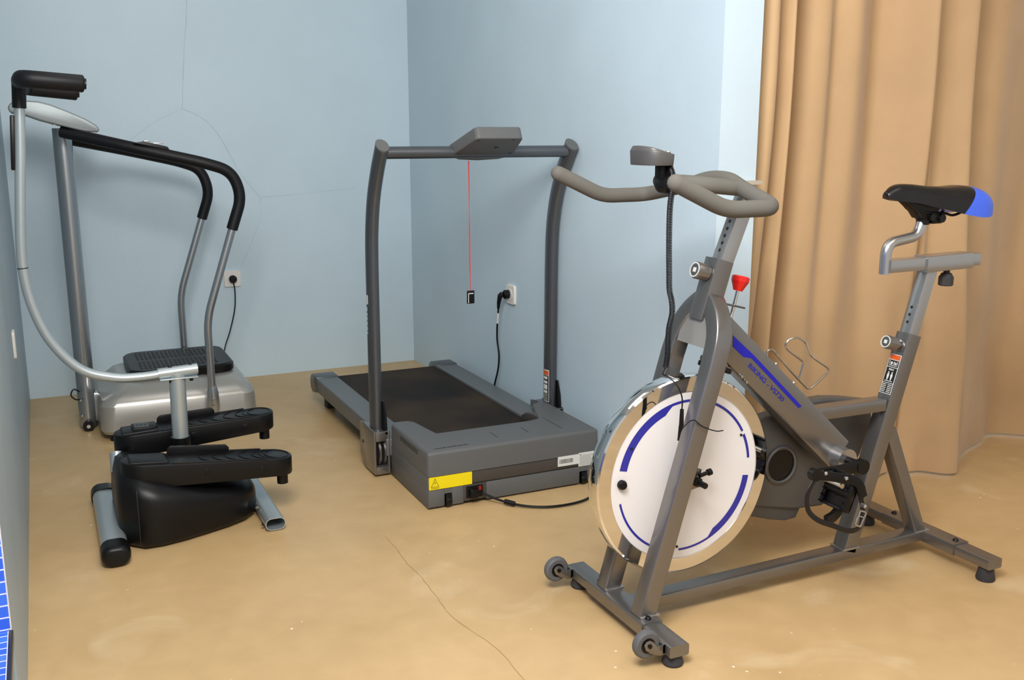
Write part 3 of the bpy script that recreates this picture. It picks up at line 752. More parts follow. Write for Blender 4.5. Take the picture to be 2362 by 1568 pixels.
for s in (-1, 1):
    bm = NB(); prism(bm, [(FC.x-.04, .362), (FC.x+.012, .372), (FC.x+.020, .420), (FC.x-.03, .44)], 'y', YC+s*.062-.003, YC+s*.062+.003, .001); obj('dropout_plate', bm, 'frame', B)
# brake over the wheel
bm = NB()
rt = Matrix.Rotation(math.radians(18), 4, 'Y')
box(bm, (1.535, YC-.030, .664), (1.605, YC+.030, .678), .003, rot=rt); bk = obj('brake_pad', bm, 'black', B)
bm = NB(); box(bm, (1.535, YC-.022, .680), (1.60, YC+.022, .694), .003, rot=rt); cyl(bm, (1.57, YC, .69), (1.585, YC, .74), .007)
box(bm, (1.59, YC-.018, .670), (1.665, YC+.018, .676), .001, rot=Matrix.Rotation(math.radians(38), 4, 'Y')); obj('brake_bracket', bm, 'slider', bk)
bm = NB()
for x, z in ((1.635, .645), (1.652, .628)): lathe(bm, [(0, -.005), (.004, -.004), (.005, 0), (.004, .004), (0, .005)], (x, YC-.03, z), (0, 1, 0), 12)
obj('bolt', bm, 'zinc', bk)
bm = NB(); box(bm, (1.44, YC+.035, .655), (1.50, YC+.06, .685), .004); box(bm, (1.395, YC-.024, .640), (1.44, YC+.03, .672), .004, rot=Matrix.Rotation(math.radians(-12), 4, 'Y')); 
# belt guard on the far side
gy0, gy1 = YC+.058, YC+.105
bm = NB()
gp = [(1.66, .475), (1.78, .487), (1.88, .503), (1.95, .518), (2.02, .520), (2.10, .510), (2.20, .490), (2.205, .43), (2.17, .33), (2.10, .215), (2.03, .185), (1.92, .192), (1.78, .222), (1.68, .235)]
prism(bm, gp, 'y', gy0, gy1, .010, 3); gd = obj('belt_guard', bm, 'guard', B)
bm = NB(); lathe(bm, [(.047, 0), (.056, 0), (.057, .003), (.052, .006), (.047, .003)], (1.860, gy0-.003, .340), (0, -1, 0), 40, caps=False); obj('guard_ring', bm, 'guard', gd)
bm = NB(); lathe(bm, [(0, 0), (.0475, 0), (.047, .0025), (0, .001)], (1.860, gy0+.0, .340), (0, -1, 0), 40); obj('guard_recess_shade', bm, 'black', gd, label='round recess in the guard, its shade painted dark')  # black disc paints the shade inside the recess; the plastic is guard grey
bm = NB(); prism(bm, [(1.70, .26), (1.72, .21), (1.84, .172), (1.90, .158), (1.94, .160), (1.955, .19), (1.95, .26)], 'y', gy0+.01, gy1-.01, .004); obj('guard_lip', bm, 'guard', gd)
# crank and pedals
BBp = Vector((1.990, YC, .372))
bm = NB(); cyl(bm, BBp+Vector((0, -.070, 0)), BBp+Vector((0, .070, 0)), .034, 32, bev=.002); bb = obj('bottom_bracket', bm, 'slider', B)
def crank(s):
    y = YC+s*.122
    c = BBp.copy(); c.y = y; e = Vector((BBp.x+s*.168, y, BBp.z-.004*s))
    bm = NB(); cyl(bm, (c.x, YC+s*.07, c.z), (c.x, y, c.z), .013, 18)
    sweep(bm, [c, c.lerp(e, .5), e], rrect(.015, .034, .006), up=UP, scale=[1.15, .8, .85]); cyl(bm, c-Vector((0, s*.010, 0)), c+Vector((0, s*.010, 0)), .021, 28, bev=.003); cyl(bm, e-Vector((0, .009, 0)), e+Vector((0, .009, 0)), .016, 24)
    ck = obj('crank_arm', bm, 'black', B)
    bm = NB(); cyl(bm, e, e+Vector((0, s*.105, 0)), .007, 14)
    obj('spindle', bm, 'zinc', ck)
    pc = e+Vector((.030, s*.066, -.028))
    ang = -68 if s < 0 else -72
    rot = Matrix.Rotation(math.radians(ang), 4, 'Y')
    def loc(x, y, z): return pc+(rot @ Vector((x, y, z)))
    bm = NB()   # cage body: local +z (foot side) faces the front wheel, local -x (toe) points down
    for yy in (-.040, .040): box(bm, pc+Vector((-.050, yy-.006, -.014)), pc+Vector((.050, yy+.006, .012)), .003)
    for xx in (-.050, .042): box(bm, pc+Vector((xx, -.042, -.012)), pc+Vector((xx+.008, .042, .010)), .002)
    for k in range(6):
        for yy in (-.040, .040):
            prism(bm, [(pc.x-.050+.018*k, pc.z+.010), (pc.x-.046+.018*k, pc.z+.018), (pc.x-.040+.018*k, pc.z+.010)], 'y', pc.y+yy-.004, pc.y+yy+.004)
    cyl(bm, pc+Vector((0, -.045, 0)), pc+Vector((0, .045, 0)), .014, 18)
    box(bm, pc+Vector((-.045, -.036, -.011)), pc+Vector((.045, .036, .004)), .004); box(bm, pc+Vector((-.05, -.046, -.020)), pc+Vector((.02, .02, .0)), .008)
    bmesh.ops.transform(bm, matrix=Matrix.Translation(pc) @ rot @ Matrix.Translation(-pc), verts=bm.verts[:])
    pdl = obj('pedal', bm, 'black', B)
    # bracket plate that carries the strap, two bright rivets
    bm = NB(); up2 = Vector((0, 1, 0))
    p0, p1, p2_, p3 = [pc+Vector(q) for q in ((-.095, -.010, .060), (-.045, -.030, .052), (.010, -.050, .036), (.030, -.054, -.006))]
    sweep(bm, spline([p0, p1, p2_, p3], 6), rrect(.026, .008, .003), up=up2); cyl(bm, p0+Vector((-.002, -.006, 0)), p0+Vector((-.002, .010, 0)), .017, 18)
    obj('toe_clip', bm, 'black', pdl)
    bm = NB()
    for q in (p0+Vector((.022, -.012, .004)), p1+Vector((.022, -.014, -.002)), p3+Vector((-.002, -.010, -.022))): lathe(bm, [(0, .004), (.003, .004), (.0052, .002), (.0052, -.012), (0, -.012)], q, (0, -1, 0), 16)
    obj('rivet', bm, 'alu', pdl)
    # strap loop bulging towards the flywheel
    st = [pc+Vector(q) for q in ((-.100, -.012, .050), (-.125, -.016, .010), (-.122, -.020, -.030), (-.095, -.028, -.058), (-.050, -.040, -.078), (-.005, -.050, -.096), (.030, -.050, -.090), (.042, -.044, -.050), (.036, -.040, -.010))]
    bm = NB(); sweep(bm, spline(st, 7), rrect(.014, .0035, .001), up=(0, 1, 0)); obj('strap', bm, 'blackgloss', pdl)
    bm = NB(); sweep(bm, spline([pc+Vector(q) for q in ((-.060, -.02, -.070), (-.02, -.01, -.062), (.01, -.005, -.030), (.0, 0, 0))], 6), rrect(.03, .012, .003), up=(0, 1, 0)); obj('strap_guide', bm, 'black', pdl)
    bm = NB()
    b0 = pc+Vector((.012, -.066, -.058)); br_ = Matrix.Rotation(math.radians(24), 4, 'Y')
    for dx_, dz_, w_, h_ in ((-.012, -.022, .004, .044), (.010, -.022, .004, .044), (-.012, -.022, .026, .004), (-.012, .018, .026, .004), (-.012, .004, .026, .003)):
        box(bm, b0+Vector((dx_, -.003, dz_)), b0+Vector((dx_+w_, .001, dz_+h_)), .001, rot=br_, about=b0)
    obj('buckle', bm, 'alu', pdl, label='shiny metal buckle')
    return ck
crank(-1); crank(1)
# saddle
def lerp_tab(tab, x):
    for (x0, v0), (x1, v1) in zip(tab, tab[1:]):
        if x <= x1:
            t = (x-x0)/(x1-x0); t = t*t*(3-2*t) if False else t; return v0+(v1-v0)*t
    return tab[-1][1]
xs = [2.122+.400*i/44 for i in range(45)]
top = [(2.12, 1.108), (2.135, 1.126), (2.165, 1.135), (2.21, 1.134), (2.28, 1.127), (2.35, 1.124), (2.42, 1.127), (2.465, 1.122), (2.50, 1.108), (2.522, 1.085)]
wid = [(2.12, .010), (2.132, .018), (2.16, .025), (2.22, .030), (2.28, .038), (2.33, .052), (2.38, .068), (2.43, .078), (2.47, .080), (2.50, .070), (2.515, .055), (2.522, .036)]
bot = [(2.12, 1.096), (2.16, 1.088), (2.22, 1.082), (2.28, 1.070), (2.33, 1.060), (2.38, 1.048), (2.44, 1.038), (2.48, 1.038), (2.51, 1.050), (2.522, 1.068)]
sxm = lambda x: 2.128+(x-2.12)*.925
def saddle_body():
    bm = NB(); rings = []
    sm = lambda tb, x: sum(lerp_tab(tb, min(max(x+dx_, 2.12), 2.522)) for dx_ in (-.012, -.006, 0, .006, .012))/5
    ends = [(xs[0], -.0035, .55), (xs[0], -.0015, .85)] + [(x, 0, 1) for x in xs] + [(xs[-1], .004, .85), (xs[-1], .007, .55)]
    for x, ox, sc in ends:
        zt, w, zb = sm(top, x), sm(wid, x), sm(bot, x); zm = (zt+zb)/2; row = []
        for k in range(25):
            a = math.pi*k/24; cx, sx_ = math.cos(a), math.sin(a)
            row.append((w*math.copysign(abs(cx)**.75, cx), zb+(zt-zb)*(sx_**.62)))
        for k in range(1, 10):   # closed underside, hollowed a little
            t = k/10; row.append((-w*(1-2*t)*.96, zb+.010*math.sin(math.pi*t)))
        rings.append([bm.verts.new((sxm(x)+ox, YC-y*sc, zm+(z-zm)*sc)) for y, z in row])
    for a, b in zip(rings, rings[1:]):
        m = len(a)
        for k in range(m): bm.faces.new((a[k], a[(k+1) % m], b[(k+1) % m], b[k]))
    bm.faces.new(rings[0][::-1]); bm.faces.new(rings[-1]); return bm
def cut(bm, keep_rear):
    bmesh.ops.bisect_plane(bm, geom=bm.verts[:]+bm.edges[:]+bm.faces[:], plane_co=(2.388, YC, 1.08), plane_no=(.58, 0, -.42), clear_inner=keep_rear, clear_outer=not keep_rear)
    ed = [e for e in bm.edges if e.is_boundary]
    bmesh.ops.holes_fill(bm, edges=ed); return bm
sad = obj('saddle', cut(saddle_body(), False), 'blackgloss', B, smooth=50)
obj('rear_panel', cut(saddle_body(), True), 'seatblue', sad, label='blue rear panel', smooth=50)
bm = NB(); prism(bm, [(2.185, 1.092), (2.235, 1.058), (2.255, 1.036), (2.30, 1.034), (2.325, 1.070), (2.40, 1.06), (2.44, 1.048), (2.44, 1.056), (2.36, 1.092), (2.28, 1.10)], 'y', YC-.022, YC+.022, .004)
obj('saddle_shell', bm, 'black', sad)
bm = NB(); cyl(bm, (2.278, YC, 1.018), (2.278, YC, 1.068), .0185, 24, bev=.002); cyl(bm, (2.285, YC-.03, 1.040), (2.285, YC+.03, 1.040), .010, 16)
box(bm, (2.29, YC-.024, 1.020), (2.335, YC+.024, 1.052), .006); cyl(bm, (2.322, YC-.032, 1.036), (2.322, YC+.032, 1.036), .012, 16)
obj('saddle_clamp', bm, 'black', sad)
bm = NB()
for s in (-1, 1):
    tube(bm, spline([(2.19, YC+s*.010, 1.092), (2.25, YC+s*.021, 1.056), (2.33, YC+s*.023, 1.050), (2.365, YC+s*.026, 1.043), (2.395, YC+s*.032, 1.052), (2.42, YC+s*.036, 1.066)], 6), .0038, 10)
obj('saddle_rail', bm, 'black', sad)
# handlebar
r = .0195
def hb(s): return [(1.242, YC+s*.270, 1.170), (1.378, YC+s*.270, 1.108), (1.515, YC+s*.272, 1.108), (1.548, YC+s*.105, 1.143), (1.560, YC+s*.040, 1.162)]
bm = NB()
L_ = hb(-1); R_ = list(reversed(hb(1)))
tube(bm, fillet(L_+R_, [0, .035, .040, .05, .04, .04, .05, .040, .035, 0], 7), r, 24, dome=r)
hbar = obj('handlebar', bm, 'foam', B, label='grey foam handlebar')
bm = NB(); tube(bm, fillet([(1.548, YC-.095, 1.143), (1.46, YC-.090, 1.152), (1.424, YC-.070, 1.156), (1.414, YC, 1.156), (1.424, YC+.070, 1.156), (1.46, YC+.090, 1.152), (1.548, YC+.095, 1.143)], .05, 8), r*1.0, 24)
obj('front_loop', bm, 'foam', hbar)
# bike computer
bm = NB(); lathe(bm, [(0, -.020), (.022, -.020), (.024, -.014), (.024, .014), (.022, .020), (0, .020)], (1.380, YC-.030, 1.153), (0, 1, 0), 24)
box(bm, (1.380, YC-.040, 1.143), (1.405, YC-.020, 1.163), .003)
box(bm, (1.360, YC-.034, 1.160), (1.390, YC-.006, 1.199), .003); cm = obj('computer_bracket', bm, 'black', B)
bm = NB(); 
CCx = 1.352
def comp_ring(z, k, slope=0.):
    out = []
    for q in range(32):
        a = 2*math.pi*q/32; x = -.040*math.copysign(abs(math.cos(a))**.8, math.cos(a)) if math.cos(a) > 0 else .041*abs(math.cos(a))**.35
        y = .060*math.copysign(abs(math.sin(a))**.75, math.sin(a)); out.append(Vector((CCx+x*k, YC+y*k, z-slope*(x+.04))))
    return out
rg = [[bm.verts.new(p) for p in comp_ring(*q)] for q in ((1.1985, .95, 0), (1.201, .97, 0), (1.232, 1.0, .12), (1.236, .985, .15), (1.238, .95, .20), (1.243, .92, .26), (1.245, .88, .28))]
for a_, b_ in zip(rg, rg[1:]):
    for q in range(32): bm.faces.new((a_[q], a_[(q+1) % 32], b_[(q+1) % 32], b_[q]))
bm.faces.new(rg[0][::-1]); bm.faces.new(rg[-1]); comp = obj('bike_computer', bm, 'guard', B, smooth=30)
bm = NB(); poly_plate(bm, (1.325, YC-.035, 1.2418), Vector((.05, 0, -.014)), (0, 1, 0), [(.002, .004), (.046, .004), (.046, .066), (.002, .066)], .001); obj('screen', bm, 'black', comp)
bm = NB(); lathe(bm, [(0, .004), (.007, .003), (.008, 0), (0, -.001)], (1.382, YC-.028, 1.2285), (.3, 0, 1), 18); obj('button', bm, 'zinc', comp)
# coiled lead from the computer
bm = NB(); ctr = spline([(1.381, YC-.040, 1.200), (1.384, YC-.052, 1.165), (1.372, YC-.060, 1.10), (1.371, YC-.062, 1.02), (1.373, YC-.064, .94), (1.374, YC-.066, .90), (1.382, YC-.066, .87), (1.384, YC-.066, .84), (1.376, YC-.066, .80), (1.375, YC-.066, .74), (1.369, YC-.068, .705)], 16)
LN = [0]
for i in range(1, len(ctr)): LN.append(LN[-1]+(ctr[i]-ctr[i-1]).length)
def at_len(s):
    for i in range(1, len(LN)):
        if s <= LN[i]: return ctr[i-1].lerp(ctr[i], (s-LN[i-1])/(LN[i]-LN[i-1]))
    return ctr[-1]
turns = 128; tot = LN[-1]; hp = []
for i in range(turns*9):
    u = i/(turns*9); s = tot*(u if True else u); c = at_len(s); a = 2*math.pi*turns*u
    hp.append(c+Vector((math.cos(a)*.0062, math.sin(a)*.0062, 0)))
sweep(bm, hp, circ(.0017, 5)); 
lead = obj('coiled_lead', bm, 'blackgloss', comp)
bm = NB(); tube(bm, spline([ctr[-1], (1.360, YC-.07, .690), (1.372, YC-.075, .683), (1.385, YC-.095, .665), (1.395, YC-.105, .635), (1.394, YC-.108, .600)], 8), .0018, 8)
tube(bm, [(1.394, YC-.108, .605), (1.394, YC-.108, .565), (1.392, YC-.108, .560), (1.386, YC-.108, .525)], .006, 12, scale=[.8, 1, .85, .35])
tube(bm, spline([(1.386, YC-.108, .530), (1.395, YC-.115, .560), (1.422, YC-.118, .576), (1.45, YC-.122, .556), (1.49, YC-.122, .54), (1.525, YC-.105, .532)], 8), .0015, 8)
obj('sensor_cable', bm, 'black', comp)
# bottle cage on the down tube
bm = NB(); tube(bm, spline([(1.738, YC-.004, .690), (1.741, YC-.004, .700), (1.757, YC-.004, .699), (1.775, YC-.004, .682), (1.83, YC-.004, .629), (1.870, YC-.004, .593), (1.889, YC-.004, .578), (1.905, YC-.004, .581), (1.93, YC-.004, .597), (1.955, YC-.004, .615), (1.960, YC-.004, .624), (1.950, YC-.004, .634), (1.92, YC-.003, .653), (1.896, YC-.002, .670), (1.886, YC, .690), (1.876, YC+.002, .708), (1.852, YC+.004, .723), (1.823, YC+.006, .722), (1.811, YC+.008, .706), (1.822, YC+.008, .691), (1.868, YC+.01, .660), (1.879, YC+.01, .650), (1.877, YC+.01, .638), (1.866, YC+.01, .602)], 8), .0030, 10)
obj('bottle_cage', bm, 'zinc', B, label='bent wire bottle cage')
bm = NB()
for u in (.40, .545):
    c = dp.lerp(dq, u)+dn*.052; lathe(bm, [(0, -.004), (.005, -.004), (.005, .002), (0, .005)], c+Vector((0, -.014, 0)), dn, 12)
obj('bolt', bm, 'zinc', B)

# ------------------------------------------------------------ stepper
S = thing('stepper', 'black stepper machine with two foot pedals and a curved silver handle, against the left wall', 'stepper', (.33, 3.32, 0))
bm = NB(); sweep(bm, [(.115, 3.07, .036), (.115, 3.56, .036)], rrect(.078, .050, .024, 6), up=UP); ss = obj('front_stabilizer', bm, 'silver', S)
for y0, y1 in ((3.00, 3.075), (3.555, 3.63)):
    bm = NB(); ys = [(0, .62), (.003, .80), (.009, .92), (.018, .985), (.030, 1), (.075, 1)]
    if y0 > 3.3: ys = [(.075-a_, b_) for a_, b_ in reversed(ys)]
    sweep(bm, [(.115, y0+a_, .036) for a_, b_ in ys], rrect(.086, .066, .031, 8), up=UP, scale=[b_ for a_, b_ in ys]); bmesh.ops.translate(bm, verts=bm.verts[:], vec=(0, 0, -.002)); obj('end_cap', bm, 'black', ss, smooth=60)
bm = NB()
sec = rrect(.066, .042, .020, 6); 
t_ = bmesh.new(); sweep(t_, [(.605, 3.085, .024), (.605, 3.56, .024)], sec, up=UP, caps=False); bmesh.ops.recalc_face_normals(t_, faces=t_.faces[:]); bmesh.ops.solidify(t_, geom=t_.faces[:], thickness=.003); merge(bm, t_)
box(bm, (.585, 3.32, .010), (.625, 3.5, .035)); rs = obj('rear_stabilizer', bm, 'silver', S)
bm = NB(); lathe(bm, [(0, .010), (.006, .009), (.007, 0), (0, -.004)], (.572, 3.205, .045), (-.6, -.4, .6), 14); cyl(bm, (.575, 3.14, .012), (.568, 3.12, .008), .004, 10); obj('bolt', bm, 'zinc', rs)
# shell: lofted body, tall at the front and tapering to the rear
prof = [(.135, 3.20, 3.44, .015, .15), (.139, 3.17, 3.46, .008, .20), (.150, 3.145, 3.48, .004, .235), (.175, 3.120, 3.49, .002, .248), (.205, 3.090, 3.50, .001, .235), (.26, 3.090, 3.50, .001, .215), (.33, 3.108, 3.49, .002, .19), (.40, 3.135, 3.475, .003, .168), (.47, 3.163, 3.455, .005, .150), (.53, 3.195, 3.43, .010, .135), (.565, 3.235, 3.40, .018, .118), (.580, 3.275, 3.37, .034, .095)]
bm = NB(); rings = []
for (x, ya, yb, za, zb) in prof:
    ring = []; cy, cz = (ya+yb)/2, (za+zb)/2; hy, hz = (yb-ya)/2, (zb-za)/2
    for k in range(28):
        a = 2*math.pi*k/28; cc, s_ = math.cos(a), math.sin(a)
        e = .62 if s_ > 0 else .2
        ring.append(bm.verts.new((x, cy+hy*math.copysign(abs(cc)**e, cc), cz+hz*math.copysign(abs(s_)**e, s_))))
    rings.append(ring)
for a, b in zip(rings, rings[1:]):
    for k in range(28): bm.faces.new((a[k], a[(k+1) % 28], b[(k+1) % 28], b[k]))
bm.faces.new(rings[0][::-1]); bm.faces.new(rings[-1])
shell = obj('body_shell', bm, 'black', S, smooth=50)
bm = NB()
def seam(x, ya, yb, za, zb, w=.0022):
    P = []; cy, cz = (ya+yb)/2, (za+zb)/2; hy, hz = (yb-ya)/2+.0008, (zb-za)/2+.0008
    for k in range(12, 30):
        a = 2*math.pi*(k % 28)/28; cc, s_ = math.cos(a), math.sin(a); e = .62 if s_ > 0 else .2
        P.append((x, cy+hy*math.copysign(abs(cc)**e, cc), cz+hz*math.copysign(abs(s_)**e, s_)))
    sweep(bm, P[:14], rrect(w, w, w*.3, 1), up=(1, 0, 0))
seam(.192, 3.1045, 3.495, .002, .2415)
obj('shell_seam', bm, 'darkrubber', shell)
bm = NB(); cyl(bm, (.215, 3.20, .0), (.215, 3.20, .02), .012, 16); cyl(bm, (.40, 3.25, .0), (.40, 3.25, .02), .012, 16); obj('foot', bm, 'darkrubber', S)
bm = NB(); tube(bm, [(.155, 3.36, .18), (.158, 3.40, .235)], .022, 20); obj('link_tube', bm, 'silver', S)
# pedals
def pedal(yc, z0, z1, name, meter):
    """z0 = top height at the front (x .16), z1 at the rear (x .69)"""
    def zt(x): return z0+(z1-z0)*(x-.16)/.53
    bm = NB(); N_ = 12
    w = .062; out = []
    for k in range(13): a = math.pi/2+math.pi*k/12; out.append((.222+.066*math.cos(a), yc+w*math.sin(a)))
    for k in range(13): a = -math.pi/2+math.pi*k/12; out.append((.630+.062*math.cos(a), yc+w*math.sin(a)))
    lo = [bm.verts.new((x, y, zt(x)-(.078 if x < .45 else .060))) for x, y in out]
    hi = [bm.verts.new((x, y, zt(x))) for x, y in out]
    bm.faces.new(lo); bm.faces.new(hi[::-1]); n = len(out)
    for i in range(n): bm.faces.new((lo[i], lo[(i+1) % n], hi[(i+1) % n], hi[i]))
    bmesh.ops.recalc_face_normals(bm, faces=bm.faces[:]); bevel(bm, .004, 2, angle=50)
    pdl = obj('foot_pedal', bm, 'black', S)
    bm = NB()   # raised side lips and toe guard
    def lip(yy, xa, xb, h, hw=.004):
        prism(bm, [(xa, zt(xa)-.01), (xa+.004, zt(xa)+h-.008), (xa+.014, zt(xa)+h), (xb-.012, zt(xb)+h), (xb-.002, zt(xb)+h-.010), (xb, zt(xb)-.01)], 'y', yy-hw, yy+hw, .002)
    lip(yc+.058, .30, .50, .024)
    prism(bm, [(.30, zt(.30)-.004), (.308, zt(.308)+.006), (.600, zt(.600)+.004), (.604, zt(.604)-.004)], 'y', yc-.0605, yc-.0555, .001)
    prism(bm, [(.50, zt(.50)-.004), (.50, zt(.5)+.004), (.600, zt(.600)+.004), (.604, zt(.604)-.004)], 'y', yc+.0555, yc+.0605, .001)
    obj('side_lip', bm, 'black', pdl)
    bm = NB()   # arc treads
    for k in range(6):
        x0 = .40+.042*k; P = []
        for q in range(9):
            a = math.radians(-62+124*q/8); x = x0+.055-.062*math.cos(a); y = yc+.052*math.sin(a); P.append((x, y, zt(x)+.001))
        sweep(bm, P, rrect(.003, .003, .001, 1), up=UP)
    sweep(bm, [(.634+.048*math.cos(q*math.pi/12), yc+.050*math.sin(q*math.pi/12), zt(.634+.048*math.cos(q*math.pi/12))+.0008) for q in range(24)], rrect(.0025, .0025, .001, 1), up=UP, closed=True)
    obj('tread', bm, 'black', pdl)
    bm = NB(); prism(bm, [(.178, zt(.178)-.004), (.184, zt(.184)+.006), (.290, zt(.290)+.007), (.306, zt(.306)-.004)], 'y', yc-.050, yc+.050, .003); obj('toe_cap', bm, 'black', pdl)
    bm = NB(); cyl(bm, (.655, yc-.02, zt(.655)-.095), (.655, yc-.02, zt(.655)-.05), .018, 20); obj('stop_peg', bm, 'black', pdl)
    bm = NB()
    for x in (.40, .575): box(bm, (x, yc-w-.001, zt(x)-.045), (x+.018, yc-w+.004, zt(x)-.020), .002)
    obj('side_clip', bm, 'black', pdl)
    if meter:
        bm = NB(); box(bm, (.215, yc-.032, zt(.24)-.01), (.295, yc+.035, zt(.24)+.016), .006); mt = obj('step_counter', bm, 'black', pdl)
        bm = NB(); box(bm, (.225, yc-.024, zt(.24)+.015), (.270, yc+.022, zt(.24)+.0168), .0006); obj('display', bm, 'rubber', mt)
        bm = NB()
        for k in range(6): box(bm, (.229+.0065*k, yc-.018+.005*(k % 2), zt(.24)+.0165), (.233+.0065*k, yc+.010, zt(.24)+.0173))
        obj('display_mark', bm, 'ink', mt)
    return pdl
pedal(3.205, .268, .218, 'near', False)
pedal(3.480, .280, .300, 'far', True)
# column and handle
bm = NB(); cyl(bm, (.356, 3.335, .15), (.356, 3.335, .285), .031, 28, bev=.002); obj('column_socket', bm, 'black', S)
bm = NB(); cyl(bm, (.356, 3.335, .27), (.359, 3.335, .500), .0262, 28); col_ = obj('column', bm, 'silver', S)
bm = NB(); cyl(bm, (.352, 3.300, .262), (.352, 3.302, .262), .004, 10); obj('bolt', bm, 'zinc', col_)
bm = NB(); sweep(bm, [(.300, 3.33, .505), (.424, 3.33, .511)], circ(.0182, 24), up=UP); box(bm, (.302, 3.308, .485), (.423, 3.352, .490), .002); cl = obj('handle_clamp', bm, 'silver', S)
bm = NB()
for x in (.338, .402): cyl(bm, (x, 3.325, .474), (x, 3.325, .486), .006, 6); lathe(bm, [(0, .006), (.005, .004), (.007, 0), (0, -.004)], (x, 3.33, .5255), UP, 14)
obj('bolt', bm, 'black', cl)
hp = spline([(.330, 3.33, .506), (.25, 3.33, .501), (.165, 3.33, .508), (.070, 3.33, .546), (-.005, 3.33, .640), (-.046, 3.33, .750), (-.062, 3.33, .860), (-.061, 3.33, .95), (-.050, 3.33, 1.09), (-.038, 3.33, 1.22), (-.027, 3.33, 1.37)], 10)
bm = NB(); tube(bm, hp, .0152, 20); hd_ = obj('handle_tube', bm, 'silver', S)
bm = NB(); cyl(bm, (-.063, 3.33, .872), (-.0632, 3.33, .875), .0157, 20); obj('tube_joint', bm, 'ink', hd_)
bm = NB(); cyl(bm, (-.029, 3.33, 1.345), (-.024, 3.33, 1.418), .0195, 22); obj('handle_sleeve', bm, 'black', hd_)
bm = NB(); tube(bm, fillet([(.140, 3.16, 1.411), (-.014, 3.16, 1.422), (-.020, 3.33, 1.422), (-.014, 3.50, 1.412), (.134, 3.50, 1.398)], [0, .035, .03, .035, 0], 8), .0245, 24, dome=.008); gp_ = obj('hand_grip', bm, 'blackfoam', hd_)
bm = NB()
for x, y, z in ((.145, 3.16, 1.4107), (.139, 3.50, 1.3977)): cyl(bm, (x, y, z), (x+.0055, y, z-.0004), .015, 20, bev=.002)
obj('grip_cap', bm, 'black', gp_)
bm = NB(); box(bm, (-.062, 3.322, 1.165), (-.049, 3.348, 1.325), .004, rot=Matrix.Rotation(math.radians(4), 4, 'Y')); obj('cord_holder', bm, 'black', hd_)

# ------------------------------------------------------------ vibration plate
V = thing('vibration_plate', 'silver vibration plate machine with black padded rails in the left back corner', 'vibration machine', (.5, 4.6, 0))
bm = NB(); rings = []
# body as a stack of rounded rectangles
for z, x0, x1, y0, y1, r in ((.030, .160, .790, 4.325, 4.885, .05), (.045, .150, .800, 4.315, 4.895, .06), (.150, .153, .795, 4.320, 4.890, .06), (.172, .163, .785, 4.333, 4.880, .06), (.195, .205, .762, 4.360, 4.860, .055), (.222, .235, .735, 4.400, 4.840, .05), (.228, .25, .72, 4.42, 4.82, .04)):
    sec = rrect(x1-x0, y1-y0, r, 6); rings.append([bm.verts.new(((x0+x1)/2+a, (y0+y1)/2+b, z)) for a, b in sec])
for a, b in zip(rings, rings[1:]):
    m_ = len(a)
    for k in range(m_): bm.faces.new((a[k], a[(k+1) % m_], b[(k+1) % m_], b[k]))
bm.faces.new(rings[0][::-1]); bm.faces.new(rings[-1]); obj('base_housing', bm, 'base', V, smooth=28)
bm = NB(); sweep(bm, [(.15, 4.46, .165), (.28, 4.46, .19)], rrect(.02, .02, .004), up=UP); bm.free()
bm = NB()
t_ = bmesh.new()
sec = rrect(.445, .430, .07, 6); rg = []
for z, k in ((.228, .94), (.236, 1.0), (.262, 1.0), (.270, .96)): rg.append([t_.verts.new((.506+a*k, 4.632+b*k, z)) for a, b in sec])
for a, b in zip(rg, rg[1:]):
    for k in range(len(a)): t_.faces.new((a[k], a[(k+1) % len(a)], b[(k+1) % len(a)], b[k]))
t_.faces.new(rg[0][::-1]); t_.faces.new(rg[-1]); merge(bm, t_); pf_ = obj('foot_platform', bm, 'black', V)
bm = NB()
for s in (-1, 1):
    for i in range(18):
        for j in range(6):
            x = .335+.0185*i; y = 4.635+s*(.035+.024*j); box(bm, (x, y-.008, .2695), (x+.009, y+.008, .2725))
obj('grip_studs', bm, 'darkrubber', pf_, kind='stuff')
bm = NB()
for x, y in ((.21, 4.36), (.75, 4.36), (.21, 4.84), (.75, 4.84)): cyl(bm, (x, y, 0), (x, y, .032), .028, 20, r2=.022)
obj('rubber_feet', bm, 'black', V)
bm = NB(); sweep(bm, [(.112, 4.60, .012), (.109, 4.60, 1.29)], circ(.037, 32, .044), up=(0, 1, 0)); cv = obj('column', bm, 'silver_dark', V)
bm = NB(); box(bm, (.09, 4.575, .03), (.19, 4.63, .16), .01); obj('column_mount', bm, 'silver_dark', V)
bm = NB(); cyl(bm, (.108, 4.53, .0235), (.108, 4.55, .0235), .0225, 24, bev=.003); cw = obj('caster', bm, 'black', V)
bm = NB(); cyl(bm, (.108, 4.526, .0235), (.108, 4.531, .0235), .008, 16); obj('hub', bm, 'zinc', cw)
bm = NB(); cyl(bm, (.12, 4.64, .026), (.12, 4.66, .026), .024, 24, bev=.003); obj('caster', bm, 'black', V)
bm = NB(); tube(bm, spline([(.085, 4.56, .175), (.062, 4.55, .19), (.050, 4.55, .165), (.066, 4.55, .145), (.085, 4.56, .140)], 6), .003, 8)
obj('cord_hook', bm, 'black', V)
bm = NB()
for z in (.135, .065): lathe(bm, [(0, .006), (.005, .004), (.006, 0), (0, -.004)], (.085, 4.556, z), (-.3, -1, 0), 12)
lathe(bm, [(0, .006), (.004, .004), (.005, 0), (0, -.004)], (.172, 4.42, .135), (-.5, -1, 0), 12)
obj('bolt', bm, 'zinc', V)
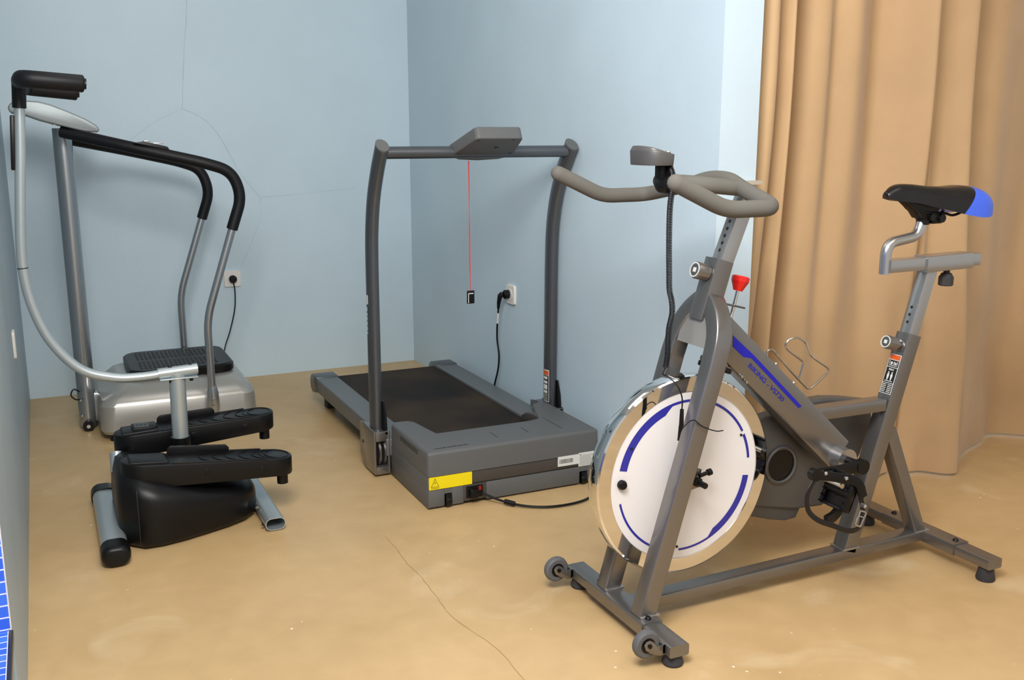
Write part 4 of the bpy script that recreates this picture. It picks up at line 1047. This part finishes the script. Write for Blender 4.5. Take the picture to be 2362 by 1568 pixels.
for (ya, yc_, dz) in ((4.285, 4.46, 0), (4.88, 4.74, 0)):
    if ya < 4.5: pts = [(.602, ya, .09), (.600, ya, .20), (.598, ya, .50), (.726, ya, .885), (.770, ya, 1.01), (.735, ya, 1.115), (.630, ya, 1.150), (.36, ya+.05, 1.213), (.105, yc_, 1.276)]
    else: pts = [(.568, ya, .12), (.567, ya, .20), (.566, ya, .52), (.690, ya, .885), (.730, ya, 1.0), (.695, ya, 1.105), (.60, ya, 1.140), (.38, ya-.03, 1.192), (.105, yc_, 1.250)]
    sx_ = pts[0][0]; P = fillet(pts, [0, .01, .07, .01, .10, .10, .06, .1, 0], 8)
    # split at z = .865 on the rising leg: bare steel below, foam above
    cut = next(i for i, p in enumerate(P) if p.z > .865)
    bm = NB(); tube(bm, P[:cut+1], .0165, 20); rl_ = obj('hand_rail', bm, 'silver_dark', V)
    bm = NB(); tube(bm, P[cut:], .0235, 22, dome=.004); obj('foam_grip', bm, 'blackfoam', rl_)
    bm = NB(); sweep(bm, [(sx_, ya, .085), (sx_, ya, .12), (sx_, ya, .175), (sx_-.001, ya, .21)], circ(.025, 24, .022), scale=[.85, 1.05, 1., .72]); box(bm, (sx_-.014, min(ya, 4.33), .09), (sx_+.014, max(ya, 4.34) if ya < 4.5 else ya+.001, .16)); sk = obj('rail_socket', bm, 'silver_dark', rl_)
    bm = NB()
    for z in (.142, .118): lathe(bm, [(0, .006), (.006, .004), (.008, 0), (0, -.003)], (sx_-.004, ya-.021, z+.01), (-.25, -1, 0), 14)
    obj('bolt', bm, 'zinc', sk)
bm = NB(); prism(bm, [(.36, 1.232), (.40, 1.238), (.49, 1.217), (.50, 1.200)], 'y', 4.305, 4.335, .003); ps = obj('pulse_sensor', bm, 'black', V)
bm = NB(); box(bm, (.40, 4.310, 1.236), (.425, 4.330, 1.242), .002); box(bm, (.435, 4.31, 1.228), (.475, 4.330, 1.232), .001); obj('sensor_contact', bm, 'alu', ps)
# console: rounded slab tipped towards the user
bm = NB(); prism(bm, [(-.075, 1.350), (-.080, 1.370), (-.066, 1.388), (-.02, 1.396), (.03, 1.393), (.075, 1.381), (.13, 1.358), (.20, 1.325), (.238, 1.300), (.246, 1.285), (.240, 1.273), (.19, 1.276), (.10, 1.300), (.03, 1.320), (-.03, 1.343)], 'y', 4.42, 4.78, .016, 4)
cs = obj('console', bm, 'console_silver', V, smooth=60); Cn = Vector((.10, 4.60, 1.318)); R = Matrix.Identity(4)
bm = NB(); c = Cn+R @ Vector((-.02, -.15, -.008)); box(bm, c+Vector((-.008, -.008, -.008)), c+Vector((.008, .008, .004)), .002); obj('connector', bm, 'zinc', cs)

# power cords with their plugs, fixed to the machines
bm = NB(); lathe(bm, [(0, -.004), (.019, -.004), (.0195, .018), (.014, .024), (0, .025)], (.868, 5.215, .531), (0, -1, 0), 28); PB = bm
bm = NB(); tube(bm, spline([(.868, 5.195, .515), (.872, 5.19, .47), (.865, 5.185, .38), (.835, 5.18, .27), (.80, 5.16, .185), (.775, 5.10, .11), (.76, 5.02, .06)], 8), .0032, 8); vc = obj('power_cord', bm, 'black', V); obj('plug', PB, 'black', vc, label='small round black plug')
bm = NB(); lathe(bm, [(0, -.004), (.02, -.004), (.02, .016), (.015, .022), (0, .024)], (1.838, 3.932, .572), (-1, 0, 0), 28)
tube(bm, [(1.812, 3.932, .578), (1.802, 3.936, .566), (1.800, 3.945, .535), (1.801, 3.952, .508)], .011, 14, scale=[1, 1.1, .8, .55]); PB = bm
cord = [(1.801, 3.952, .512), (1.802, 3.956, .49), (1.806, 3.975, .43), (1.81, 3.985, .36), (1.812, 3.97, .29), (1.816, 3.99, .22), (1.82, 4.04, .13), (1.826, 4.07, .05), (1.83, 4.02, .008), (1.832, 3.6, .006), (1.83, 3.2, .006), (1.79, 3.02, .006), (1.742, 2.985, .008), (1.68, 2.90, .008), (1.60, 2.868, .008), (1.50, 2.875, .008), (1.42, 2.92, .010), (1.36, 2.985, .018), (1.315, 3.02, .038)]
bm = NB(); tube(bm, spline(cord, 7), .0042, 10); t = obj('power_cord', bm, 'black', T); obj('plug', PB, 'black', t, label='black angled plug')
bm = NB(); tube(bm, [(1.8022, 3.9575, .487), (1.8052, 3.972, .438)], .0052, 12); obj('tag', bm, 'labelwhite', t, label='white tag wrapped round the cord')
bm = NB(); cyl(bm, (1.375, 2.968, .016), (1.40, 2.94, .012), .009, 14, bev=.002); obj('ferrite', bm, 'black', t)
